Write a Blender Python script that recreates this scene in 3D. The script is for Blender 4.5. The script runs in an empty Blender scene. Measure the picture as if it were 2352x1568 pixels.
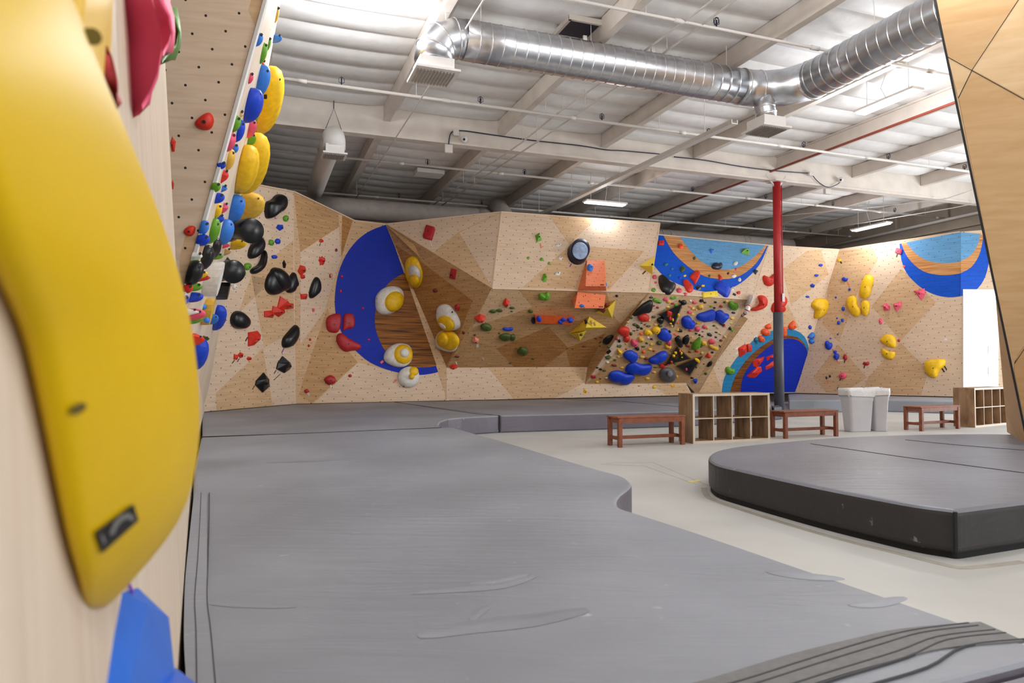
import bpy, bmesh, math, random
from mathutils import Vector, Matrix
from mathutils.bvhtree import BVHTree
random.seed(7)
PI = math.pi
SC = bpy.context.scene
COL = SC.collection
# ------------------------------------------------------------------ camera
F = 1600.0; CX, CY = 1176.0, 784.0
EYE = Vector((0, 0, 1.22)); PITCH = math.atan(54 / F)
cp, sp = math.cos(PITCH), math.sin(PITCH)
cam_d = bpy.data.cameras.new('camera'); cam = bpy.data.objects.new('camera', cam_d); COL.objects.link(cam)
cam.location = EYE; cam.rotation_euler = (PI / 2 + PITCH, 0, 0)
cam_d.sensor_width = 36; cam_d.lens = 36 * F / 2352; cam_d.clip_start = 0.02; cam_d.clip_end = 200
cam_d.dof.use_dof = True; cam_d.dof.focus_distance = 13; cam_d.dof.aperture_fstop = 4.0
SC.camera = cam

def ray(px, py):
    x = (px - CX) / F; y = (CY - py) / F
    return Vector((x, cp - y * sp, sp + y * cp))
def P(px, py, Y):
    d = ray(px, py); return EYE + d * (Y / d.y)
def onz(px, py, z=0.31):
    d = ray(px, py); return EYE + d * ((z - EYE.z) / d.z)
class Plane:
    def __init__(s, a, b, c):
        s.p = a.copy(); n = (b - a).cross(c - a).normalized()
        if n.dot(EYE - a) < 0: n = -n
        s.n = n
        u = Vector((0, 0, 1)).cross(n)
        if u.length < 1e-4: u = Vector((1, 0, 0))
        s.u = u.normalized(); s.v = n.cross(s.u).normalized()
    def hit(s, px, py, o=0.0):
        d = ray(px, py); return EYE + d * (((s.p + s.n * o) - EYE).dot(s.n) / d.dot(s.n))
    def uv(s, q):
        r = q - s.p; return (r.dot(s.u), r.dot(s.v))
# building frame, origin at the steel column
TH = math.radians(20.3)
BU = Vector((math.cos(TH), math.sin(TH), 0)); BV = Vector((-math.sin(TH), math.cos(TH), 0)); BO = Vector((6.5, 17, 0))
def B(s, v, z): return BO + BU * s + BV * v + Vector((0, 0, z))
def toz(px, py, z):                      # building point seen at a pixel and lying at height z
    return onz(px, py, z)

# ------------------------------------------------------------------ materials
def srgb(r, g, b):
    f = lambda c: (c / 255 / 12.92) if c / 255 <= 0.04045 else ((c / 255 + 0.055) / 1.055) ** 2.4
    return (f(r), f(g), f(b), 1)
MATS = {}
def newmat(name):
    m = bpy.data.materials.new(name); m.use_nodes = True
    nt = m.node_tree; b = nt.nodes['Principled BSDF']; return m, nt, b
def simple(name, c, rough=0.5, metal=0.0, var=0.12, scale=6, bump=0.0, coat=0.0, spec=0.5):
    if name in MATS: return MATS[name]
    m, nt, b = newmat(name)
    b.inputs['Roughness'].default_value = rough; b.inputs['Metallic'].default_value = metal
    b.inputs['Specular IOR Level'].default_value = spec
    b.inputs['Coat Weight'].default_value = coat
    tc = nt.nodes.new('ShaderNodeTexCoord'); no = nt.nodes.new('ShaderNodeTexNoise'); no.inputs['Scale'].default_value = scale
    no.inputs['Detail'].default_value = 6
    nt.links.new(tc.outputs['Object'], no.inputs['Vector'])
    rp = nt.nodes.new('ShaderNodeValToRGB'); cr = rp.color_ramp
    cr.elements[0].position = 0.3; cr.elements[1].position = 0.72
    cr.elements[0].color = tuple(x * (1 - var) for x in c[:3]) + (1,)
    cr.elements[1].color = tuple(min(1, x * (1 + var)) for x in c[:3]) + (1,)
    nt.links.new(no.outputs['Fac'], rp.inputs['Fac']); nt.links.new(rp.outputs['Color'], b.inputs['Base Color'])
    if bump:
        bp = nt.nodes.new('ShaderNodeBump'); bp.inputs['Strength'].default_value = bump; bp.inputs['Distance'].default_value = 0.02
        nt.links.new(no.outputs['Fac'], bp.inputs['Height']); nt.links.new(bp.outputs['Normal'], b.inputs['Normal'])
    MATS[name] = m; return m
def emit(name, c, s):
    m, nt, b = newmat(name); b.inputs['Base Color'].default_value = (0, 0, 0, 1)
    b.inputs['Emission Color'].default_value = c; b.inputs['Emission Strength'].default_value = s; return m

def wood(name, c, dark, dots=True, stretch=(1.2, 14, 1), rot=0.6, rough=0.55, lamin=0.5, dotr=0.058):
    """plywood: long grain from stretched noise, optional grid of bolt holes, both in the panel's own UVs (metres)"""
    m, nt, b = newmat(name); N = nt.nodes.new; L = nt.links.new
    uv = N('ShaderNodeUVMap'); uv.uv_map = 'UVMap'
    mp = N('ShaderNodeMapping'); mp.inputs['Rotation'].default_value = (0, 0, rot); mp.inputs['Scale'].default_value = stretch
    L(uv.outputs['UV'], mp.inputs['Vector'])
    no = N('ShaderNodeTexNoise'); no.inputs['Scale'].default_value = 1.6; no.inputs['Detail'].default_value = 8; no.inputs['Distortion'].default_value = 0.5
    L(mp.outputs['Vector'], no.inputs['Vector'])
    rp = N('ShaderNodeValToRGB'); cr = rp.color_ramp
    cr.elements[0].position = 0.32; cr.elements[1].position = 0.66
    cr.elements[0].color = dark; cr.elements[1].color = c
    L(no.outputs['Fac'], rp.inputs['Fac'])
    n2 = N('ShaderNodeTexNoise'); n2.inputs['Scale'].default_value = 0.7; n2.inputs['Detail'].default_value = 3
    L(uv.outputs['UV'], n2.inputs['Vector'])
    mx = N('ShaderNodeMix'); mx.data_type = 'RGBA'; mx.blend_type = 'MULTIPLY'; mx.inputs['Factor'].default_value = lamin * 0.5
    L(rp.outputs['Color'], mx.inputs['A']); L(n2.outputs['Fac'], mx.inputs['B'])
    out = mx.outputs['Result']
    if dots:
        m2 = N('ShaderNodeMapping'); m2.inputs['Rotation'].default_value = (0, 0, 0.62); m2.inputs['Scale'].default_value = (5.2, 5.2, 1)
        L(uv.outputs['UV'], m2.inputs['Vector'])
        fr = N('ShaderNodeVectorMath'); fr.operation = 'FRACTION'; L(m2.outputs['Vector'], fr.inputs[0])
        sb = N('ShaderNodeVectorMath'); sb.operation = 'SUBTRACT'; sb.inputs[1].default_value = (0.5, 0.5, 0); L(fr.outputs['Vector'], sb.inputs[0])
        ml = N('ShaderNodeVectorMath'); ml.operation = 'MULTIPLY'; ml.inputs[1].default_value = (1, 1, 0); L(sb.outputs['Vector'], ml.inputs[0])
        ln = N('ShaderNodeVectorMath'); ln.operation = 'LENGTH'; L(ml.outputs['Vector'], ln.inputs[0])
        lt = N('ShaderNodeMath'); lt.operation = 'LESS_THAN'; lt.inputs[1].default_value = dotr; L(ln.outputs['Value'], lt.inputs[0])
        m3 = N('ShaderNodeMix'); m3.data_type = 'RGBA'; L(lt.outputs['Value'], m3.inputs['Factor']); L(out, m3.inputs['A'])
        m3.inputs['B'].default_value = (0.03, 0.025, 0.02, 1); out = m3.outputs['Result']
    L(out, b.inputs['Base Color'])
    b.inputs['Roughness'].default_value = rough; b.inputs['Specular IOR Level'].default_value = 0.2
    MATS[name] = m; return m
PLY = [wood('birch_ply_light', srgb(240, 212, 184), srgb(226, 196, 166)),
       wood('birch_ply_warm', srgb(231, 194, 152), srgb(212, 172, 130), rot=2.2),
       wood('birch_ply_tan', srgb(214, 170, 120), srgb(190, 145, 97), rot=1.5),
       wood('birch_ply_amber', srgb(196, 142, 84), srgb(165, 112, 60), rot=0.2)]
PLYN = wood('birch_ply_plain', srgb(240, 222, 200), srgb(226, 204, 180), dots=False, stretch=(14, 0.8, 1), rot=0.0)
PLYB = [wood('boulder_ply_light', srgb(222, 190, 148), srgb(212, 176, 130), dots=False, rot=0.6, stretch=(1.0, 7, 1)),
        wood('boulder_ply_warm', srgb(208, 170, 124), srgb(196, 156, 108), dots=False, rot=2.4, stretch=(1.0, 7, 1)),
        wood('boulder_ply_amber', srgb(200, 156, 106), srgb(186, 142, 92), dots=False, rot=1.4, stretch=(1.0, 7, 1))]
def streak(name, c, d, rot): return wood(name, c, d, dots=False, stretch=(0.6, 16, 1), rot=rot, rough=0.45, lamin=0.2)
ZEB = streak('zebra_wood_dark', srgb(176, 108, 30), srgb(66, 34, 8), 0.35)
BAM = streak('bamboo_light', srgb(226, 168, 108), srgb(176, 112, 62), 1.5)
WAL = streak('walnut_dark', srgb(150, 90, 40), srgb(70, 36, 14), 1.1)
PAINT = {k: wood('wall_paint_' + k, srgb(*c), srgb(*[int(q * 0.9) for q in c]), rough=0.5, lamin=0.15, dotr=0.05) for k, c in
         dict(royal=(8, 44, 178), sky=(110, 168, 214), azure=(20, 88, 208), teal=(44, 138, 190)).items()}
CL = dict(red=(212, 44, 24), orn=(240, 92, 40), mar=(176, 30, 40), pink=(226, 78, 106), mag=(190, 30, 90), blue=(12, 62, 196), sky=(52, 122, 214), black=(17, 17, 20),
          yellow=(240, 190, 12), gold=(222, 176, 60), green=(98, 158, 30), olive=(66, 84, 24), white=(226, 222, 214), grey=(92, 92, 96), orange=(246, 118, 66),
          brown=(120, 44, 34), tan=(206, 168, 100), lemon=(246, 214, 60), teal=(26, 108, 140), navy=(24, 30, 56), blush=(226, 138, 110))
CN = dict(red='red', orn='orange-red', mar='dark red', pink='pink', mag='magenta', blue='blue', sky='light blue', black='black', yellow='yellow', gold='mustard yellow',
          green='green', olive='dark green', white='white', grey='grey', orange='orange', brown='brownish red', tan='tan', lemon='bright yellow', teal='teal', navy='navy', blush='pale pink')
def plastic(k):
    gl = k in ('black', 'navy')
    return simple('hold_' + CN[k].replace(' ', '_').replace('-', '_'), srgb(*CL[k]), rough=0.34 if gl else 0.5, var=0.14, scale=14, coat=0.0)
HOLE = simple('dark_bolt', srgb(24, 22, 20), 0.6)
GALV = simple('galvanised_steel', srgb(205, 207, 212), 0.3, 1.0, 0.14, 7)
GALVR = simple('galvanised_rib', srgb(225, 226, 230), 0.25, 1.0, 0.05, 7)
WHITE = simple('white_paint', srgb(228, 224, 220), 0.6, var=0.04)
CEILP = simple('white_insulation_sheet', srgb(238, 236, 234), 0.55, var=0.05, scale=5, bump=0.35)
BEAMM = simple('white_painted_timber', srgb(218, 208, 198), 0.7, var=0.08, scale=3)
GDUCT = simple('grey_painted_duct', srgb(168, 160, 154), 0.6, var=0.1)
PIPEW = simple('white_pipe', srgb(214, 208, 202), 0.5, var=0.05)
REDP = simple('red_painted_steel', srgb(172, 26, 30), 0.5, var=0.08)
COND = simple('rust_red_pipe', srgb(150, 70, 52), 0.5)
PADM = simple('charcoal_padding', srgb(72, 74, 84), 0.5, var=0.1)
BENCH = simple('red_brown_stained_wood', srgb(132, 72, 44), 0.5, var=0.25, scale=12)
CABLE = simple('dark_blue_cable', srgb(36, 38, 62), 0.5)
BLACKM = simple('black_gap_shadow', srgb(14, 13, 13), 0.8)
CANM = simple('light_grey_plastic', srgb(206, 206, 212), 0.55, var=0.03)
BAGM = simple('white_bin_liner', srgb(230, 230, 232), 0.4, var=0.05, scale=20, bump=0.5)
ROOMW = simple('taupe_concrete_wall', srgb(178, 164, 148), 0.8, var=0.1, scale=2)
GLOW = emit('lit_lamp_diffuser', (0.93, 0.95, 1, 1), 5)

def mat_vinyl(name, c, rough):
    m, nt, b = newmat(name); N = nt.nodes.new; L = nt.links.new
    tc = N('ShaderNodeTexCoord')
    n1 = N('ShaderNodeTexNoise'); n1.inputs['Scale'].default_value = 0.8; n1.inputs['Detail'].default_value = 8; L(tc.outputs['Object'], n1.inputs['Vector'])
    mp = N('ShaderNodeMapping'); mp.inputs['Scale'].default_value = (1.2, 7, 6); mp.inputs['Rotation'].default_value = (0, 0, 0.15); L(tc.outputs['Object'], mp.inputs['Vector'])
    n2 = N('ShaderNodeTexNoise'); n2.inputs['Scale'].default_value = 1.0; n2.inputs['Detail'].default_value = 4; n2.inputs['Distortion'].default_value = 1.2; L(mp.outputs['Vector'], n2.inputs['Vector'])
    n3 = N('ShaderNodeTexNoise'); n3.inputs['Scale'].default_value = 9; n3.inputs['Detail'].default_value = 5; L(tc.outputs['Object'], n3.inputs['Vector'])
    rp = N('ShaderNodeValToRGB'); cr = rp.color_ramp; cr.elements[0].position = 0.35; cr.elements[1].position = 0.7
    cr.elements[0].color = tuple(x * 0.82 for x in c[:3]) + (1,); cr.elements[1].color = tuple(x * 1.15 for x in c[:3]) + (1,)
    L(n1.outputs['Fac'], rp.inputs['Fac'])
    r2 = N('ShaderNodeValToRGB'); r2.color_ramp.elements[0].position = 0.7; r2.color_ramp.elements[1].position = 0.78
    r2.color_ramp.elements[0].color = (0, 0, 0, 1); r2.color_ramp.elements[1].color = (0.5, 0.5, 0.5, 1); L(n3.outputs['Fac'], r2.inputs['Fac'])
    mx = N('ShaderNodeMix'); mx.data_type = 'RGBA'; L(r2.outputs['Color'], mx.inputs['Factor']); L(rp.outputs['Color'], mx.inputs['A'])
    mx.inputs['B'].default_value = (0.62, 0.62, 0.6, 1); L(mx.outputs['Result'], b.inputs['Base Color'])
    bp = N('ShaderNodeBump'); bp.inputs['Strength'].default_value = 0.16; bp.inputs['Distance'].default_value = 0.05
    L(n2.outputs['Fac'], bp.inputs['Height']); L(bp.outputs['Normal'], b.inputs['Normal'])
    b.inputs['Roughness'].default_value = rough
    return m
VINYL = mat_vinyl('grey_mat_vinyl', srgb(140, 144, 152), 0.5)
VINYLD = mat_vinyl('charcoal_mat_vinyl', srgb(116, 119, 128), 0.4)
VINYLM = mat_vinyl('shaded_side_vinyl', srgb(104, 99, 108), 0.5)  # darker copy of the mat vinyl, side shade put into its colour
VINYLK = mat_vinyl('dark_shaded_side_vinyl', srgb(50, 47, 46), 0.5)  # island vinyl darkened, shade of its unlit sides in the colour
VINYLS = simple('mat_seam_webbing', srgb(116, 116, 116), 0.7, var=0.12, scale=30)
SEAM = simple('dark_seam', srgb(30, 29, 31), 0.8)
STITCH = simple('grey_stitching', srgb(74, 74, 76), 0.8)

# ------------------------------------------------------------------ object helpers
def tag(o, label=None, cat=None, group=None, kind=None):
    if label: o['label'] = label
    if cat: o['category'] = cat
    if group: o['group'] = group
    if kind: o['kind'] = kind
    return o
def empty(name, loc=(0, 0, 0), rz=0):
    o = bpy.data.objects.new(name, None); COL.objects.link(o); o.location = loc; o.rotation_euler = (0, 0, rz); o.empty_display_size = 0.1
    return o
def W(o):
    m = Matrix.Translation(o.location) @ o.rotation_euler.to_matrix().to_4x4()
    return (W(o.parent) @ o.matrix_parent_inverse @ m) if o.parent else m
def copy_tree(o, parent=None):
    c = o.copy(); COL.objects.link(c)
    if parent is not None: c.parent = parent
    for ch in [q for q in list(COL.objects) if q.parent == o]: copy_tree(ch, c)
    return c
def mk(name, verts, faces, mats, parent=None, smooth=False, mi=None, loc=None, fixn=True):
    """one mesh object; verts in world space, origin moved to loc (default: centre)"""
    vs = [Vector(v) for v in verts]
    if loc is None:
        loc = sum(vs, Vector()) / len(vs) if parent is None else Vector((0, 0, 0))
    loc = Vector(loc)
    me = bpy.data.meshes.new(name); me.from_pydata([v - loc for v in vs], [], faces)
    if not isinstance(mats, (list, tuple)): mats = [mats]
    for m in mats: me.materials.append(m)
    if mi:
        for p, i in zip(me.polygons, mi): p.material_index = i
    if smooth:
        for p in me.polygons: p.use_smooth = True
    if fixn:
        bm = bmesh.new(); bm.from_mesh(me); bmesh.ops.recalc_face_normals(bm, faces=bm.faces); bm.to_mesh(me); bm.free()
    me.update()
    o = bpy.data.objects.new(name, me); COL.objects.link(o)
    if parent is not None:
        o.parent = parent; o.matrix_parent_inverse = W(parent).inverted()
    o.location = loc
    return o
class MB:
    def __init__(s): s.v = []; s.f = []; s.mi = []; s.m = 0
    def add(s, vs, fs):
        k = len(s.v); s.v += [Vector(v) for v in vs]; s.f += [tuple(i + k for i in f) for f in fs]; s.mi += [s.m] * len(fs); return s
    def box(s, c, sx, sy, sz, X=Vector((1, 0, 0)), Yv=Vector((0, 1, 0)), Z=Vector((0, 0, 1))):
        c = Vector(c); vs = [c + X * (a * sx / 2) + Yv * (b * sy / 2) + Z * (d * sz / 2) for a in (-1, 1) for b in (-1, 1) for d in (-1, 1)]
        return s.add(vs, [(0, 1, 3, 2), (4, 6, 7, 5), (0, 4, 5, 1), (2, 3, 7, 6), (0, 2, 6, 4), (1, 5, 7, 3)])
    def bar(s, a, b, w, h, up=Vector((0, 0, 1))):
        a = Vector(a); b = Vector(b); X = (b - a).normalized(); Yv = up.cross(X).normalized(); Z = X.cross(Yv)
        return s.box((a + b) / 2, (b - a).length, w, h, X, Yv, Z)
    def tube(s, pts, r, seg=10, caps=True):
        pts = [Vector(p) for p in pts]; rs = r if isinstance(r, (list, tuple)) else [r] * len(pts)
        T = []
        for i in range(len(pts)):
            a = pts[max(0, i - 1)]; b = pts[min(len(pts) - 1, i + 1)]; T.append((b - a).normalized())
        n = T[0].orthogonal().normalized(); vs = []
        for i, p in enumerate(pts):
            n = (n - T[i] * n.dot(T[i])).normalized(); bb = T[i].cross(n)
            vs += [p + (n * math.cos(2 * PI * k / seg) + bb * math.sin(2 * PI * k / seg)) * rs[i] for k in range(seg)]
        fs = [(i * seg + k, i * seg + (k + 1) % seg, (i + 1) * seg + (k + 1) % seg, (i + 1) * seg + k) for i in range(len(pts) - 1) for k in range(seg)]
        if caps: fs += [tuple(range(seg))[::-1], tuple((len(pts) - 1) * seg + k for k in range(seg))]
        return s.add(vs, fs)
    def build(s, name, mats, parent=None, smooth=False, loc=None):
        return mk(name, s.v, s.f, mats, parent, smooth, s.mi, loc)
def add_bevel(o, w, seg=2):
    m = o.modifiers.new('bevel', 'BEVEL'); m.width = w; m.segments = seg; m.limit_method = 'ANGLE'; m.angle_limit = math.radians(40)
def autosmooth(o):
    for p in o.data.polygons: p.use_smooth = True
    m = o.modifiers.new('wn', 'WEIGHTED_NORMAL'); m.keep_sharp = True
def inpoly(x, y, poly):
    c = False; j = len(poly) - 1
    for i in range(len(poly)):
        xi, yi = poly[i]; xj, yj = poly[j]
        if (yi > y) != (yj > y) and x < (xj - xi) * (y - yi) / (yj - yi) + xi: c = not c
        j = i
    return c
# ================================================================== climbing wall geometry
V3 = {}
V3['A'] = onz(460, 946); V3['Bq'] = onz(680, 927); V3['C1'] = onz(1026, 919.6); V3['D'] = onz(1590, 907)
V3['T1'] = P(674, 440, 15.2); V3['T2'] = P(812, 506, 17.2)
PL = {}
PL['G0'] = Plane(V3['A'], V3['Bq'], V3['T1']); V3['T0'] = PL['G0'].hit(560, 418)
PL['G1'] = Plane(V3['Bq'], V3['T1'], V3['T2'])
PL['G2'] = Plane(V3['Bq'], V3['C1'], V3['T2']); V3['T3'] = PL['G2'].hit(886, 514.5); V3['K1'] = PL['G2'].hit(1026, 844)
PL['KK'] = Plane(V3['C1'], V3['D'], V3['C1'] + Vector((0, 0, 1))); V3['K1'] = PL['KK'].hit(1026, 844)
V3['K2'] = PL['KK'].hit(1349, 843); V3['BL'] = PL['KK'].hit(1343.5, 882); V3['BR'] = PL['KK'].hit(1576, 880)
V3['PBL'] = P(1130.5, 662, 16.0); V3['T4'] = P(1151, 486.5, 17.2)
PL['G3a'] = Plane(V3['T3'], V3['T4'], V3['PBL']); PL['G3b'] = Plane(V3['T3'], V3['PBL'], V3['K1'])
PL['U'] = Plane(V3['PBL'], V3['K1'], V3['K2']); V3['PBR'] = PL['U'].hit(1491, 671)
PL['P'] = Plane(V3['T4'], V3['PBL'], V3['PBR']); V3['T5'] = PL['P'].hit(1515.5, 512.5)
PL['BD'] = Plane(V3['PBR'], V3['BL'], V3['BR']); V3['BTL'] = V3['PBR']; V3['BTR'] = PL['BD'].hit(1725, 688)
PL['SK'] = Plane(V3['K2'], V3['BL'], V3['PBR'])
V3['QTR'] = P(1764, 563, 21.0); PL['Q'] = Plane(V3['BTL'], V3['BTR'], V3['QTR']); V3['QTL'] = PL['Q'].hit(1505, 538)
V3['E1'] = onz(1600, 906); V3['E2'] = onz(1826, 902); V3['T6'] = P(1928, 573, 22.6)
PL['V1'] = Plane(V3['QTR'], V3['BTR'], V3['E1']); PL['V2'] = Plane(V3['BTR'], V3['BR'], V3['E1'])
PL['H1'] = Plane(V3['QTR'], V3['E1'], V3['E2']); V3['T6'] = PL['H1'].hit(1928, 573)
V3['T7'] = P(2206, 532, 19.6); PL['H2'] = Plane(V3['T6'], V3['E2'], V3['T7']); V3['E3'] = PL['H2'].hit(2213, 911)
V3['T8'] = V3['T7'] + BV * -0.6 + BU * 1.05; V3['E4'] = V3['E3'] + BV * -0.6 + BU * 1.05
V3['T8'].z = 5.05
PL['H3'] = Plane(V3['T7'], V3['E3'], V3['T8']); V3['E4'] = PL['H3'].hit(2330, 915)
for _k in ('D', 'BR', 'E1'): pass
FAC = {  # facet -> vertex names
 'G0': ['A', 'Bq', 'T1', 'T0'], 'G1': ['Bq', 'T2', 'T1'], 'G2': ['Bq', 'C1', 'K1', 'T3', 'T2'],
 'G3a': ['T3', 'PBL', 'T4'], 'G3b': ['T3', 'K1', 'PBL'], 'P': ['T4', 'PBL', 'PBR', 'T5'], 'U': ['PBL', 'K1', 'K2', 'PBR'], 'SK': ['K2', 'BL', 'PBR'],
 'KK': ['C1', 'D', 'BR', 'BL', 'K2', 'K1'], 'BD': ['BTL', 'BL', 'BR', 'BTR'], 'Q': ['BTL', 'BTR', 'QTR', 'QTL'], 'V1': ['QTR', 'BTR', 'E1'], 'V2': ['BTR', 'BR', 'E1'],
 'H1': ['QTR', 'E1', 'E2', 'T6'], 'H2': ['T6', 'E2', 'E3', 'T7'], 'H3': ['T7', 'E3', 'E4', 'T8']}
PXF = {  # facets as seen, for finding which facet carries a hold (first match wins)
 'P': [(1151, 486), (1516, 512), (1491, 671), (1130, 662)], 'BD': [(1490, 672), (1727, 688), (1576, 881), (1343, 883)],
 'U': [(1130, 660), (1495, 668), (1349, 845), (1024, 846)], 'Q': [(1491, 671), (1512, 530), (1766, 560), (1727, 690)],
 'G3a': [(886, 514), (1152, 486), (1131, 663)], 'G3b': [(886, 514), (1131, 663), (1024, 845)], 'G0': [(440, 950), (440, 420), (674, 430), (680, 927)],
 'G1': [(674, 430), (813, 500), (680, 927)], 'KK': [(1020, 843), (1349, 843), (1343, 881), (1590, 879), (1592, 915), (1020, 925)],
 'V1': [(1765, 560), (1727, 688), (1600, 906)], 'V2': [(1727, 686), (1576, 880), (1600, 906)],
 'H1': [(1764, 555), (1928, 565), (1826, 905), (1598, 910)], 'H2': [(1928, 565), (2206, 525), (2214, 915), (1826, 905)], 'H3': [(2206, 520), (2300, 530), (2330, 920), (2213, 915)],
 'G2': [(812, 500), (886, 510), (1026, 846), (1026, 925), (680, 930)]}
# near left walls
n1 = onz(434, 1176); n2 = onz(408, 1533); dL = (n1 - n2).normalized()
E0t = P(372, 0, n1.y); PL['W0'] = Plane(n1, n2, E0t); e0dir = (E0t - n1).normalized()
def along(z): return n1 + e0dir * ((z - n1.z) / e0dir.z)
V3['W0a'] = along(0.0); V3['W0b'] = along(5.6); V3['W0c'] = along(5.6) - dL * 6.5; V3['W0d'] = along(0.0) - dL * 6.5
FAC['W0'] = ['W0a', 'W0b', 'W0c', 'W0d']
V3['Rb'] = P(421, 690, 6.2); V3['Rt0'] = P(612, 0, 5.9)
PL['F1'] = Plane(P(360, 0, 5.75), V3['Rb'], V3['Rt0'])
rdir = V3['Rt0'] - V3['Rb']; V3['Rt'] = V3['Rb'] + rdir * ((5.5 - V3['Rb'].z) / rdir.z)
V3['F1l'] = PL['F1'].hit(414, 702); V3['F1a'] = PL['F1'].hit(340, 0); V3['F1t'] = V3['F1l'] + (V3['F1a'] - V3['F1l']) * ((5.5 - V3['F1l'].z) / (V3['F1a'] - V3['F1l']).z) - BU * 0.2
V3['St'] = P(650, -25, 7.9); V3['Sb'] = onz(470, 941)
V3['Rk'] = V3['Rb'].copy(); V3['Rk'].z = 0.31; V3['Rk'] = V3['Rb'] + Vector((0.02, -0.1, 0.31 - V3['Rb'].z))
FAC['F1'] = ['F1l', 'Rb', 'Rt', 'F1t']

def tonepoly(pl, pts, off): return [PL[pl].hit(x, y, off) for x, y in pts]
def wallmesh(name, facs, base, tones=(), kind='structure', label='', cat='climbing wall', extra=None):
    """plywood skin of several flat facets, each a 3 cm thick panel, plus veneer sheets of another tone let into it"""
    vs, fs, mi = [], [], []; planes = []
    def face(pts, m, n, th):
        k = len(vs); N_ = len(pts)
        vs.extend(pts); vs.extend([p - n * th for p in pts])
        fs.append(tuple(range(k, k + N_))); mi.append(m); fs.append(tuple(range(k + 2 * N_ - 1, k + N_ - 1, -1))); mi.append(m)
        for i in range(N_):
            j = (i + 1) % N_; fs.append((k + i, k + N_ + i, k + N_ + j, k + j)); mi.append(m)
        planes.extend([n] * (N_ + 2))
    for f in facs:
        pts = [V3[k] for k in FAC[f]]; n = (PL[f].n if f in PL else Plane(*pts[:3]).n)
        face(pts, base.get(f, 0), n, 0.03)
    for (f, t, pp) in tones: face(tonepoly(f, pp, 0.0025), t, PL[f].n, 0.002)
    o = mk(name, vs, fs, PLY + [PLYN], None, False, mi, loc=(0, 0, 0), fixn=False)
    uvl = o.data.uv_layers.new(name='UVMap')
    for p, n in zip(o.data.polygons, planes):
        u = Vector((0, 0, 1)).cross(n).normalized(); v = n.cross(u)
        for li in p.loop_indices:
            q = o.data.vertices[o.data.loops[li].vertex_index].co; uvl.data[li].uv = (q.dot(u), q.dot(v))
    tag(o, label, cat, kind=kind); return o
def mural(parent, name, f, px, mat, off, label=None):
    pts = [PL[f].hit(x, y, off) for x, y in px]; n = PL[f].n; N_ = len(pts)
    vs = pts + [p - n * 0.002 for p in pts]
    fs = [tuple(range(N_)), tuple(range(2 * N_ - 1, N_ - 1, -1))] + [(i, N_ + i, N_ + (i + 1) % N_, (i + 1) % N_) for i in range(N_)]
    o = mk(name, vs, fs, mat, parent, fixn=False); uvl = o.data.uv_layers.new(name='UVMap')
    u = Vector((0, 0, 1)).cross(n).normalized(); v = n.cross(u)
    for l in o.data.loops:
        q = o.data.vertices[l.vertex_index].co; uvl.data[l.index].uv = (q.dot(u), q.dot(v))
    if label: o['label'] = label
    return o
def smoothpx(pts, n=3):
    """Catmull-Rom through open pixel points"""
    out = []
    for i in range(len(pts) - 1):
        p0 = pts[max(0, i - 1)]; p1 = pts[i]; p2 = pts[i + 1]; p3 = pts[min(len(pts) - 1, i + 2)]
        for k in range(n):
            t = k / n
            out.append(tuple(0.5 * (2 * p1[d] + (p2[d] - p0[d]) * t + (2 * p0[d] - 5 * p1[d] + 4 * p2[d] - p3[d]) * t * t + (3 * p1[d] - p0[d] - 3 * p2[d] + p3[d]) * t ** 3) for d in (0, 1)))
    out.append(pts[-1]); return out
def cJ(*p): return [(1840 + x / 3.408, 500 + y / 3.408) for x, y in p]

wl = wallmesh('wall_left', ['W0', 'F1'], {'W0': 4, 'F1': 0},
    [('F1', 1, [(540, -40), (622, -40), (609, 10), (593, 75)]), ('F1', 1, [(404, 478), (470, 560), (421, 688), (416, 660)])], label='near plywood climbing wall at the left edge with a bolt-hole panel')
# strongly lit overhang behind the bolt-hole panel: bilinear sheet
def F2p(u, w):
    return (V3['Rb'].lerp(V3['Rt'], w)).lerp(V3['Sb'].lerp(V3['St'], w), u)
gv = [F2p(i / 10, j / 10) for i in range(11) for j in range(11)]
gvb = [p + Vector((-0.03, 0.01, 0)) for p in gv]
gf = [(i * 11 + j, i * 11 + j + 1, (i + 1) * 11 + j + 1, (i + 1) * 11 + j) for i in range(10) for j in range(10)]
f2 = mk('overhang_panel', gv + gvb, gf + [tuple(121 + q for q in f[::-1]) for f in gf], PLYN, wl, fixn=False)
uvl = f2.data.uv_layers.new(name='UVMap')
for l in f2.data.loops:
    q = f2.data.vertices[l.vertex_index].co; uvl.data[l.index].uv = (q.y, q.z)
k2 = MB(); k2.add([V3['Rb'], V3['Sb'], V3['Sb'] - Vector((0, 0, .3)), onz(452, 1010) - Vector((0, 0, .3)), along(0.0), along(1.5)], [(0, 1, 2, 3, 4, 5)])
kb = k2.build('kick_panel', PLYN, wl); kb.data.uv_layers.new(name='UVMap')
edge = MB(); edge.bar(V3['Rb'] + Vector((0.0, -.01, 0)), V3['Rt'] + Vector((0.0, -.01, 0)), 0.035, 0.03, Vector((1, 0, 0))); edge.build('lit_edge_strip', WHITE, wl)['label'] = 'white strip painting the grazing light on the panel edge'  # white strip paints the grazing light where the overhang begins

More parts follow.
